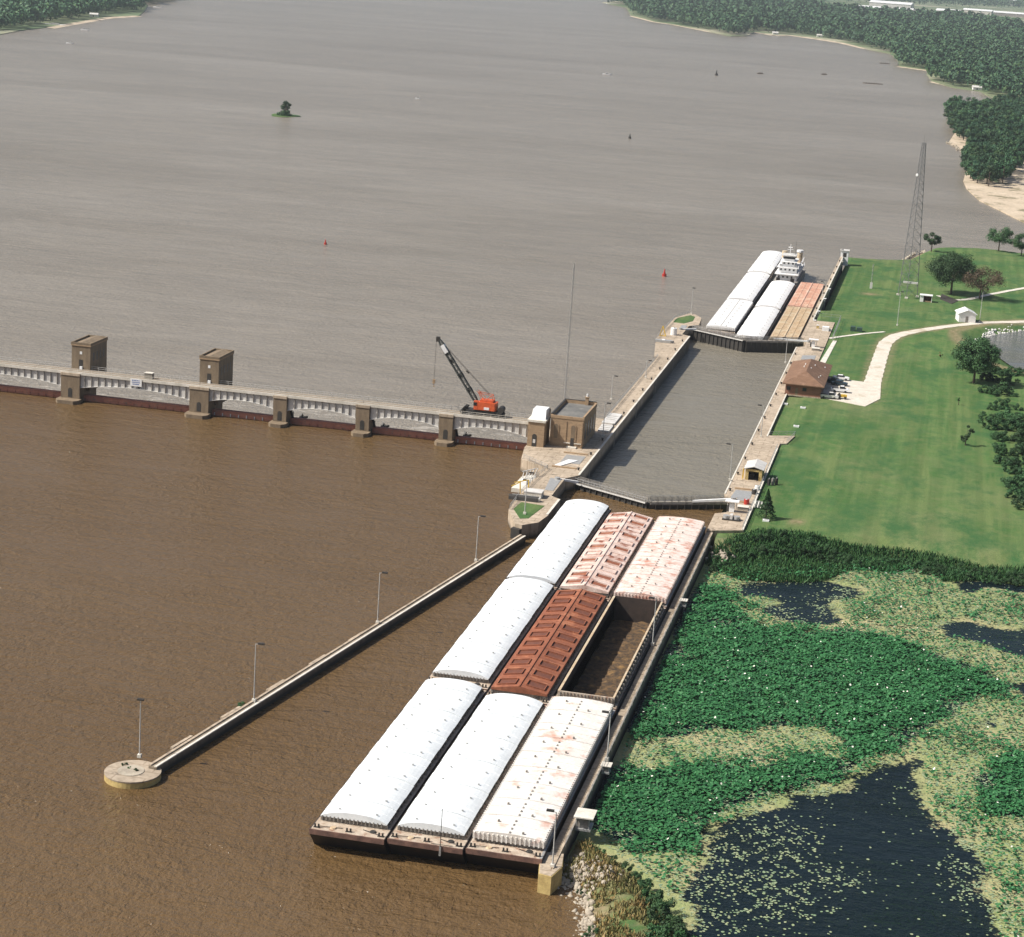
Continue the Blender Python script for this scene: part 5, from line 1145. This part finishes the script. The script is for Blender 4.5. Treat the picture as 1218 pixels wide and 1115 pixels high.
# ------------------------------------------------------------------ buoys, boats and bits on the river
def buoy(px, py, mat, label, s=1.0, z=WL):
    x, y, _ = G(px, py, z); t = thing('buoy', (x, y, z), label, 'buoy')
    MB().cyl((0,0,-.6*s),(0,0,.9*s),.75*s,.75*s,10).build('float', MT[mat], t); MB().cyl((0,0,.9*s),(0,0,2.6*s),.42*s,.15*s,10).build('cone', MT[mat], t)
buoy(790,329,'red','red cone buoy in the river left of the white barges',1.15); buoy(387,291,'red','tiny red buoy far out in the middle of the river',.8); buoy(749,165,'dark','small dark buoy in the upper right of the river',1.3); buoy(852,193-103+0,'dark','small dark buoy near the upper right tree line',2.2)
def boat(px, py, label, L=7, z=WL, rz=0.2):
    x, y, _ = G(px, py, z); t = thing('motor_boat', (x, y, z), label, 'boat', None, rz)
    MB().prism([(-L/2,-L*.16),(L*.3,-L*.16),(L/2,0),(L*.3,L*.16),(-L/2,L*.16)], -.3, .9).build('hull', MT['white'], t)
    MB().box(-L*.2,L*.15,-L*.1,L*.1,.9,2.0).build('cabin', MT['offwhite'], t); MB().box(-L*.19,L*.16,-L*.11,L*.11,1.3,1.7).build('window_band', MT['glass'], t)
boat(722,89,'white motor boat alone in the upper right river',9); boat(66,30,'larger white boat moored at the upper left bank',26); boat(101,36,'small boat just off the upper left bank',9); boat(188,9,'boat at the point of the upper left bank',14); boat(728,5,'white excursion boat at the top shoreline',30)
boat(497,118,'tiny white boat in the middle of the far river',4); boat(83,52,'tiny white boat below the upper left bank',7)
# ------------------------------------------------------------------ foliage
def crown(n_clump, rad, zc, rz, leaves, size, seed, squash=.8, hole=.0):
    r = np.random.default_rng(seed); V = []; cc = []
    for i in range(n_clump):
        v = r.normal(size=3); v /= np.linalg.norm(v); q = r.uniform(.35,.95)**.6
        cc.append((v[0]*rad*q, v[1]*rad*q, zc+v[2]*rz*q, r.uniform(.28,.5)*rad*.75))
    for (x, y, z, cr) in cc:
        n = leaves; v = r.normal(size=(n,3)); v /= np.linalg.norm(v,axis=1)[:,None]; q = r.uniform(.45,1.05,n)[:,None]
        c = np.array([x,y,z])+v*q*cr*np.array([1,1,squash])
        nr = v*1.0+r.normal(size=(n,3))*.55+np.array([0,0,.25]); nr /= np.linalg.norm(nr,axis=1)[:,None]
        u = np.cross(nr, r.normal(size=(n,3))); u /= np.linalg.norm(u,axis=1)[:,None]; w = np.cross(nr,u)
        s = (size*r.uniform(.6,1.3,n))[:,None]
        V.append(np.stack([c-u*s, c-w*s*.6, c+u*s, c+w*s*.6],1).reshape(-1,3))
    return np.concatenate(V), cc
def tree(name, loc, h, rad, label, mat='leaf', seed=1, clumps=26, leaves=120, size=.33, cat='tree', group=None, trunk=True, zlow=.3, bare=False):
    t = thing(name, loc, label, cat, group)
    V, cc = crown(clumps, rad, h*(1+zlow)/2, h*(1-zlow)/2, leaves, size, seed)
    if name == 'conifer':
        r = np.random.default_rng(3); n = 5200; u = r.uniform(0,1,n)**.8; a = r.uniform(0,6.28,n); q = rad*(1-u)*r.uniform(.75,1.1,n)*(1+.18*np.sin(u*38)); c = np.stack([np.cos(a)*q, np.sin(a)*q, .4+u*(h-.4)],1); d1_ = r.normal(size=(n,3)); d1_ /= np.linalg.norm(d1_,axis=1)[:,None]; d2_ = np.cross(d1_, r.normal(size=(n,3))); d2_ /= np.linalg.norm(d2_,axis=1)[:,None]; V = np.stack([c-d1_*.13,c-d2_*.09,c+d1_*.13,c+d2_*.09],1).reshape(-1,3)
    link('crown', quads_mesh('crown', V, np.arange(len(V)).reshape(-1,4), MT[mat]), t)
    m = MB(); r0 = max(.12, h*.03); m.cyl((0,0,-.3),(0,0,h*.4),r0,r0*.65,8)
    for (x,y,z,cr) in cc[:9]: m.cyl((0,0,h*.3+random.uniform(0,h*.1)),(x*.8,y*.8,z),r0*.5,r0*.12,6)
    m.build('trunk', MT['bark'], t)
    return t
for (px, py, zz, h, rad, lb, mat, cl, lv, nm) in (
  (1158,456,2.7,13.0,7.0,'large round dark tree on the right side of the lawn','leaf',46,210,'broadleaf_tree'),
  (1148,530,2.7,5.2,1.9,'small slender sapling alone on the middle of the lawn','leaf',12,70,'sapling'),
  (911,617,2.7,6.6,1.9,'small dark conifer beside the near lock apron','leaf_shrub',34,120,'conifer'),
  (1131,350,-.4,15.5,9.4,'biggest spreading tree on the far lawn over the pad','leaf',56,210,'broadleaf_tree'),
  (1165,356,-.4,12,8.2,'dry brownish tree right of the biggest far tree','leaf_dry',40,70,'broadleaf_tree'),
  (1107,306,-3.0,9.5,4.2,'lone leaning tree on the far point by the shoreline','leaf',13,120,'broadleaf_tree'),
  (1187,304,-2.5,11,6.2,'shoreline tree at the upper right with visible trunk','leaf',20,130,'broadleaf_tree'),
  (1214,310,-2.5,10,6.4,'shoreline tree at the right edge of the far lawn','leaf',20,130,'broadleaf_tree'),
  (1140,482,2.7,2.2,.5,'tiny dark sapling near the right bushes','leaf_shrub',5,40,'sapling'),
  (1119,425,2.7,1.8,.8,'tiny pale sapling on the upper lawn','weed',5,40,'sapling')):
    x, y, z = G(px, py, zz); tree(nm, (x, y, zland(x, y)), h, rad, lb, mat, seed=int(px), clumps=cl, leaves=int(lv*2.1), size=.24 if rad > 3 else .15, zlow=.3 if h > 7 else .12)
# shrubs: four shared meshes copied
def shrub_proto(seed, rad, h, mat='leaf_shrub', n=12, lv=190, size=.15):
    V, _ = crown(n, rad, h*.5, h*.5, lv, size, seed); return quads_mesh('shrub', V, np.arange(len(V)).reshape(-1,4), MT[mat])
SH = [shrub_proto(s, 2.2, 2.6) for s in (1,2,3,4)]
def put_shrub(x, y, z, s, label, group, cat='shrub'):
    o = link('shrub', random.choice(SH), loc=(x,y,z-.2)); o.scale = (s*random.uniform(.85,1.2), s*random.uniform(.85,1.2), s*random.uniform(.8,1.1)); o.rotation_euler = (0,0,random.uniform(0,6.28)); tag(o, label, cat, group)
# levee bushes right of the lawn
LV = [(1156,446),(1163,455),(1165,470),(1168,485),(1172,500),(1178,512),(1182,525),(1188,540),(1192,552),(1198,565),(1202,580),(1208,592),(1216,606)]
for i, (px, py) in enumerate(LV):
    for k in range(6):
        x, y, _ = G(px, py, 2.5); x += k*2.6+random.uniform(-.8,1.2); y += random.uniform(-3,3)+k*1.2
        if k > 3 and i < 5: continue
        put_shrub(x+(1.5 if i < 4 else 0), y, zland(x, y), random.uniform(.85,1.6)*(.8 if i < 4 else 1), 'dark green shrub in the row of bushes down the right edge of the lawn', 'bushes along the right lawn edge')
for px, py in ((1178,446),(1190,448),(1203,449),(1214,448),(1170,440)):
    x, y, _ = G(px, py, 2); put_shrub(x, y, zland(x, y), 1.0, 'dark shrub on the inlet bank behind the large round tree', 'bushes on the inlet bank')
# bushes along the south lawn edge
for px in range(846, 1240, 7):
    top = 668 + 0*px if px < 880 else 0
    py = np.interp(px, [846,880,905,960,1010,1050,1100,1150,1218,1240], [664,655,650,650,660,662,668,676,682,684])
    for k in range(2):
        if random.random() < .2: continue
        x, y, _ = G(px+random.uniform(-3,3), py+k*6+random.uniform(-2,2), 1.5); put_shrub(x, y, max(zland(x, y), .2), random.uniform(.4,.8 if px < 1000 else .7), 'dark shrub in the hedge between the lawn and the lily pond', 'bushes between lawn and pond')
# bank shrubs at bottom
for px, py, s in ((700,1003,.5),(715,1010,.5),(730,1020,.6),(745,1030,.7),(757,1040,.7),(768,1052,.8),(775,1065,.9),(785,1078,1.0),(778,1092,1.1),(790,1100,1.2),(800,1112,1.2),(772,1112,1.1),(790,1125,1.3),(760,1128,1.2),(812,1130,1.2),(690,1058,.4),(706,1104,.6),(698,1112,.5),(765,1078,.8)):
    x, y, _ = G(px, py, 1.2); put_shrub(x, y, .7, s*(.62 if px < 768 else .85), 'dark green bush on the stony bank at the bottom of the view', 'bushes on the stony bank')
for px, py, s in ((291,838,.6),(154,912,.22),(148,908,.25),(162,915,.25)):
    x, y, _ = G(px, py, 1.3); put_shrub(x, y, 1.1 if px < 200 else .7, s*.8, 'small bush growing on the left guide wall' if px > 200 else 'small weed bush in the round end of the guide wall', 'bushes on the guide wall', 'bush')
# reeds band (stuff)
def blades(name, x, y, z, h, wd, mat, label, cat, lean=.35):
    n = len(x); a = rng.uniform(0,6.28,n); lx = rng.normal(0,lean,n)*h; ly = rng.normal(0,lean,n)*h
    dx = np.cos(a)*wd; dy = np.sin(a)*wd
    V = np.stack([np.stack([x-dx,y-dy,z],1), np.stack([x+dx,y+dy,z],1), np.stack([x+lx+dx*.5,y+ly+dy*.5,z+h],1), np.stack([x+lx-dx*.5,y+ly-dy*.5,z+h],1)],1).reshape(-1,3)
    o = link(name, quads_mesh(name, V, np.arange(4*n).reshape(-1,4), MT[mat])); return tag(o, label, cat, kind='stuff')
RP = GP([(838,668),(850,655),(880,650),(905,644),(960,648),(1010,655),(1060,658),(1110,665),(1165,675),(1240,680),(1240,697),(1190,688),(1120,690),(1118,680),(1085,674),(1060,680),(1035,676),(1010,676),(985,688),(960,691),(920,690),(880,688),(862,680),(845,672)], .5)
x, y = scatter(90000, 33, 125, 125, 185); k = inpoly(x, y, RP); x, y = x[k], y[k]
zz = np.maximum(h_main(x, y), 0)
blades('reeds', x, y, zz, rng.uniform(.4,1.2,len(x)), .11, 'reed', 'dense green reeds lining the pond below the lawn hedge', 'reeds')
x, y = scatter(26000, 30, 60, -50, 12); k = (pdist(x, y, P_SPIT) > 1.8) & (vnoise(x, y, .5) > -.35); x, y = x[k], y[k]
blades('bank_weeds', x, y, h_spit(x, y), rng.uniform(.3,.9,len(x)), .1, 'weed', 'straggly olive and tan weeds over the stony bank', 'weeds')
# riprap
def rocks(name, pts, mat, label):
    ico = [(0,0,1),(.89,0,.45),(.28,.85,.45),(-.72,.53,.45),(-.72,-.53,.45),(.28,-.85,.45),(.72,.53,-.45),(-.28,.85,-.45),(-.89,0,-.45),(-.28,-.85,-.45),(.72,-.53,-.45),(0,0,-1)]
    fc = [(0,1,2),(0,2,3),(0,3,4),(0,4,5),(0,5,1),(1,6,2),(2,7,3),(3,8,4),(4,9,5),(5,10,1),(6,7,2),(7,8,3),(8,9,4),(9,10,5),(10,6,1),(11,7,6),(11,8,7),(11,9,8),(11,10,9),(11,6,10)]
    I = np.array(ico); n = len(pts); P = np.array(pts); s = P[:,3]
    A = I[None]*rng.uniform(.6,1.3,(n,12,1))*rng.uniform(.6,1.2,(n,1,3))*s[:,None,None]; V = (A+P[:,None,:3]).reshape(-1,3)
    F = (np.array(fc)[None]+np.arange(n)[:,None,None]*12).reshape(-1,3)
    o = link(name, quads_mesh(name, V, F, MT[mat], k=3)); return tag(o, label, 'rocks', kind='stuff')
pts = []
for (a, b), n, sp in ((((664,1046),(688,1060)),110,2.2),(((688,1060),(693,1085)),110,1.7),(((693,1085),(692,1125)),130,1.6),(((672,1022),(692,1048)),120,2.2),(((698,1040),(720,1052)),50,3)):
    for i in range(int(n*1.15)):
        t_ = random.random(); x, y, _ = G(a[0]+(b[0]-a[0])*t_, a[1]+(b[1]-a[1])*t_, .4); x += random.gauss(.3,sp*.35); y += random.gauss(.2,sp*.6); z = float(h_spit(np.array([x]),np.array([y]))[0]); pts.append((x,y,max(z,-.3),random.uniform(.2,.55)))
rocks('riprap', pts, 'rock', 'tumbled pale riprap stones edging the bank below the yellow block')
pts = []
for i in range(900):
    u = random.random(); q = np.interp(u, [0,.25,1,], [0,1,2]); p0 = [(1164,406),(1180,396),(1300,388)]; j = min(int(q),1); f = q-j
    x, y, _ = G(p0[j][0]+(p0[j+1][0]-p0[j][0])*f, p0[j][1]+(p0[j+1][1]-p0[j][1])*f, 1.8); x += random.gauss(0,.6); y += random.gauss(0,3.4); pts.append((x,y,zland(x,y)+.1,random.uniform(.25,.55)))
rocks('riprap', pts, 'offwhite', 'white riprap stones along the road side of the grey inlet')
pts = []
for i in range(160):
    px_c = random.uniform(1040,1200); py_c = np.interp(px_c,[1040,1062,1076,1090,1112,1200],[315,315,309,301,300,305]); x, y, _ = G(px_c, py_c, -4.4); pts.append((x+random.gauss(0,.5),y+random.gauss(-1,1.5),-4.6+random.random()*.6,random.uniform(.3,.9)))
rocks('shore_stones', pts, 'rock', 'grey stones along the far lawn shoreline')
pts = [(38+random.gauss(0,1.6),159+random.gauss(0,2.5),.6+random.random()*.6,random.uniform(.2,.6)) for i in range(70)]
rocks('rubble', pts, 'rock', 'pale rubble between the right guide wall and the hedge')
# ------------------------------------------------------------------ forests
def forest_tree_mesh(seed, rad, h, n, lv, size):
    V, _ = crown(n, rad, h*.58, h*.42, lv, size, seed)
    m = MB(); m.cyl((0,0,-.5),(0,0,h*.5),.4,.25,6); v0 = len(V)
    return quads_mesh('woodland_tree', V, np.arange(len(V)).reshape(-1,4), MT['leaf_far'])
FT = [forest_tree_mesh(40+s, 7.0, 15, 20, 120, .55) for s in range(5)]
TRK = MB().cyl((0,0,-.5),(0,0,9),.45,.25,6).mesh('trunk', MT['bark'])
# sandbar wood: individual trees
woodp = GP([(1128,136),(1130,150),(1142,168),(1152,180),(1150,205),(1155,220),(1180,222),(1200,221),(1222,222)], -4) + [(150,1100),(260,1120),(260,1900),(120,1850),(80,1720)]
cnt = 0; gx, gy = np.meshgrid(np.arange(40,250,9.5), np.arange(1030,1900,13.)); gx = gx.ravel()+rng.uniform(-3,3,gx.size); gy = gy.ravel()+rng.uniform(-4,4,gy.size)
dpp = pdist(gx, gy, woodp); kk = (dpp > 1) & (gx < 108+(gy-1050)*.075)
for x, y in zip(gx[kk], gy[kk]):
    t = thing('woodland_tree', (x, y, -4.3), 'dark green tree in the wood behind the sandy beach', 'tree', 'trees behind the sandy beach'); s = random.uniform(.7,1.15); t.scale = (s,s,s*random.uniform(.85,1.15)); t.rotation_euler = (0,0,random.uniform(0,6.28))
    link('crown', random.choice(FT), t); link('trunk', TRK, t); cnt += 1
print('sandbar trees', cnt)
def stuff_forest(name, X, Y, S_, z, label, lv=150):
    r = np.random.default_rng(5); out = []
    for x, y, s in zip(X, Y, S_):
        n = lv; v = r.normal(size=(n,3)); v[:,2] = np.abs(v[:,2])*.9-.25; v /= np.linalg.norm(v,axis=1)[:,None]; rr = s*np.array([.62,.62,.66])
        c = np.array([x,y,z+s*.6])+v*rr*r.uniform(.7,1.05,n)[:,None]+np.sin(v[:,[1,2,0]]*5+x)*s*.08
        nr = v+r.normal(size=(n,3))*.5; nr /= np.linalg.norm(nr,axis=1)[:,None]; u = np.cross(nr,r.normal(size=(n,3))); u /= np.linalg.norm(u,axis=1)[:,None]; w_ = np.cross(nr,u); q = (s*.115*r.uniform(.6,1.4,n))[:,None]
        out.append(np.stack([c-u*q,c-w_*q*.8,c+u*q,c+w_*q*.8],1).reshape(-1,3))
    V = np.concatenate(out); o = link(name, quads_mesh(name, V, np.arange(len(V)).reshape(-1,4), MT['leaf_far'])); return tag(o, label, 'woods', kind='stuff')
def samp(poly, x0, x1, y0, y1, f, smin=13):
    "jittered rows whose spacing grows with distance from here"
    X_, Y_, S_ = [], [], []; y = y0
    while y < y1:
        d = math.hypot(0-75, y+250); s = max(smin, d*f); n = int((x1-x0)/s)
        xx = x0+np.arange(n)*s+rng.uniform(-.4,.4,n)*s; yy = y+rng.uniform(-.9,.9,n)*s
        X_.append(xx); Y_.append(yy); S_.append(rng.uniform(.8,1.35,n)*min(s,26)); y += s*1.5
    X_, Y_, S_ = map(np.concatenate, (X_, Y_, S_)); k = inpoly(X_, Y_, poly); return X_[k], Y_[k], S_[k]
FOR1 = GP([(718,2),(746,8.5),(751,17),(778,25),(800,28),(840,36),(870,42),(889,42.5),(898,36.5),(920,40),(940,40),(975,44),(1000,48),(1030,56.5),(1060,63),(1070,72),(1071,78.5),(1107,84),(1104,88),(1111,96.5),(1135,103),(1165,107),(1176,112),(1190,115),(1232,124),(1240,44),(1218,42),(1170,35),(1135,31),(1090,29),(1010,23),(960,14),(920,8),(880,2)], -4.2) 
Xf, Yf, Sf = samp(FOR1, -1700, 700, 1800, 9500, .0046); print("forest", len(Xf))
stuff_forest('far_woods', Xf, Yf, Sf, -4, 'continuous dark green woods along the upper right bank')
FOR2 = [(p[0],p[1]) for p in GP([(722,1),(740,-1),(900,-2),(900,0)], -4.2)]
P2 = GP([(860,-1),(1218,13),(1240,14),(1240,9),(1218,7),(1120,2),(1090,-2)], -4.2); Xg, Yg, Sg = samp(P2, -3000, 3000, 6000, 24000, .006)
stuff_forest('far_woods', Xg, Yg, Sg, -4, 'strip of distant woods beyond the pale factory buildings', 34)
P3 = [(-1200,1700)]+GP([(0,38),(25,33),(60,28),(100,22),(130,16),(165,14),(172,9),(174,3)], -4.3)+[(-1130,2750),(-1350,3500),(-2200,4500),(-2500,1700)]
Xh, Yh, Sh = samp(P3, -1900, -800, 1650, 4200, .0055); stuff_forest('far_woods', Xh, Yh, Sh, -4, 'dark green woods on the upper left bank'); print('forest', len(Xg), len(Xh))
# river bank beach strips
def beach(px, w, z=-4.15):
    P = GP(px, z); m = MB()
    for a, b in zip(P[:-1], P[1:]):
        dx, dy = b[0]-a[0], b[1]-a[1]; l = math.hypot(dx,dy); n_ = (dy/l*w/2, -dx/l*w/2); m.add([(a[0]-n_[0],a[1]-n_[1],z),(a[0]+n_[0],a[1]+n_[1],z-.8),(b[0]+n_[0],b[1]+n_[1],z-.8),(b[0]-n_[0],b[1]-n_[1],z)],[(0,1,2,3)])
    tag(m.build('beach', MT['sand']), kind='structure')
_b = lambda *a: None
beach([(750,19),(778,26),(800,29),(840,37),(870,42)], 5); beach([(897,38),(920,42),(940,42),(975,47),(1000,51),(1030,58)], 9); beach([(1109,97),(1135,103),(1165,107)], 8); beach([(60,33),(100,26),(130,21),(165,19)], 9); beach([(1070,79),(1106,84)], 10)
# far buildings
def fbuild(px, py, w, d_, h, label, mat='offwhite', rz=-.1):
    x, y, _ = G(px, py, -4.2); t = thing('factory_building', (x,y,-4.2), label, 'building', None, rz)
    MB().box(-w/2,w/2,-d_/2,d_/2,0,h).build('wall', MT[mat], t); m = MB(); m.extr([(-d_/2-1,h),(0,h+d_*.08),(d_/2+1,h)], 'x', -w/2-1, w/2+1); m.build('roof', MT['white'], t)
    m = MB(); [m.box(-w/2+8+k*14,-w/2+14+k*14,-d_/2-.2,-d_/2+.05,1,h*.5) for k in range(int((w-12)/14))]; m.build('doors', MT['coaming'], t)
fbuild(1034,14,80,60,12,'left low white factory hall beyond the woods'); fbuild(1060,12,130,80,20,'largest white factory hall with a bright roof beyond the woods'); fbuild(1085,16,80,50,10,'low pale annex right of the largest hall'); fbuild(1128,19,70,70,14,'tan factory block right of the white halls','conc_white'); fbuild(1163,18,90,60,14,'pale block between the tan block and the long grey shed','conc_white'); fbuild(1205,20,150,60,10,'long grey shed at the right edge beyond the woods','coaming'); fbuild(1207,7,40,40,22,'small bright tower like building near the top right corner')
for px, py, w_, lb in ((962,23,30,'grey house roof among the upper right woods'),(978,27,26,'second grey house roof among the woods')):
    pass
for px, py, lb in ((1041,46,'small white cottage at the shore under the woods'),(975,44,'white boathouse on the upper shore'),(922,41,'small pale cabin on the upper shore beach'),(1162,107,'low white cabin on the wooded point'),(1054,33,'tiny white house among the far woods'),(112,20,'pale cabin on the upper left bank')):
    x, y, _ = G(px, py, -4); t = thing('cottage', (x,y,-4.1), lb, 'cottage', None, .2); s = .8
    MB().box(-5,5,-3,3,0,3).build('wall', MT['shed'], t); m = MB(); m.extr([(-3.6,2.9),(0,4.8),(3.6,2.9)], 'x', -5.5, 5.5); m.build('roof', MT['offwhite'], t); MB().box(-1,0,-3.06,-2.98,0,2).build('door', MT['dark'], t)
# little island with its tree, driftwood
x, y, _ = G(338, 138, WL); o = MB(); n_ = 24
o.prism([(x+math.cos(a)*9*(1+.2*math.sin(3*a)), y+math.sin(a)*14*(1+.15*math.cos(2*a))) for a in np.linspace(0,2*math.pi,25)[:-1]], -7, WL+.3)
tag(o.build('islet', MT['lawn']), kind='structure')
tree('willow_tree', (x+1.5,y,WL+.3), 10, 5.0, 'lone tree on the tiny river islet at the upper left', seed=9, clumps=16, leaves=70, size=.6, zlow=.15)
V, _ = crown(14, 6.5, .8, 1.2, 60, .5, 77); o = link('scrub', quads_mesh('scrub', V, np.arange(len(V)).reshape(-1,4), MT['leaf']), loc=(x,y,WL+.5)); tag(o, 'low green scrub covering the tiny river islet', 'scrub', kind='stuff')
for px, py, L_, lb in ((1038,100,22,'long dark drift snag off the upper right shore'),(1052,76,14,'smaller drift snag near the wooded point'),(904,88,7,'drifting log in the upper right river'),(980,89,7,'drifting log right of centre near the upper shore')):
    x, y, _ = G(px, py, WL); t = thing('drift_log', (x,y,WL), lb, 'driftwood'); MB().cyl((-L_/2,0,.1),(L_/2,2,.5),.7,.4,8).build('trunk', MT['bark'], t); m = MB(); [m.cyl((k*L_/8-L_/3,0,.3),(k*L_/8-L_/3+1.5,-2+k%3*2,2.2),.25,.1,6) for k in range(5)]; m.build('branches', MT['bark'], t)
# grass strip / point by sandbar
o = MB().prism(GP([(1170,226),(1185,222),(1205,224),(1200,232),(1180,235)], -4.35), -4.6, -4.38).build('grass_patch', MT['sand']); tag(o, kind='structure')
rocks('beach_stones', [(lambda q: (q[0]+random.gauss(0,1), q[1]+random.gauss(0,4), -4.5, random.uniform(.4,1.1)))(G(*[(1128+u*34, 170+u*20) for u in [random.random()]][0], -4.5)) for i in range(60)], 'rock', 'pale stones on the spit above the sandy beach')
# ------------------------------------------------------------------ haze
HZ = 0.00005
if HZ:
    m = bpy.data.materials.new('haze'); m.use_nodes = True; N = m.node_tree.nodes; N.remove(N['Principled BSDF'])
    v = N.new('ShaderNodeVolumePrincipled'); v.inputs['Density'].default_value = HZ; v.inputs['Color'].default_value = (.85,.93,1,1); v.inputs['Anisotropy'].default_value = .3
    m.node_tree.links.new(v.outputs[0], N['Material Output'].inputs['Volume'])
    o = MB().box(-8990,8990,-2590,29990,-8.2,150).build('haze', m); tag(o, kind='stuff')
S.render.engine = 'CYCLES'
print('objects', len(S.objects))
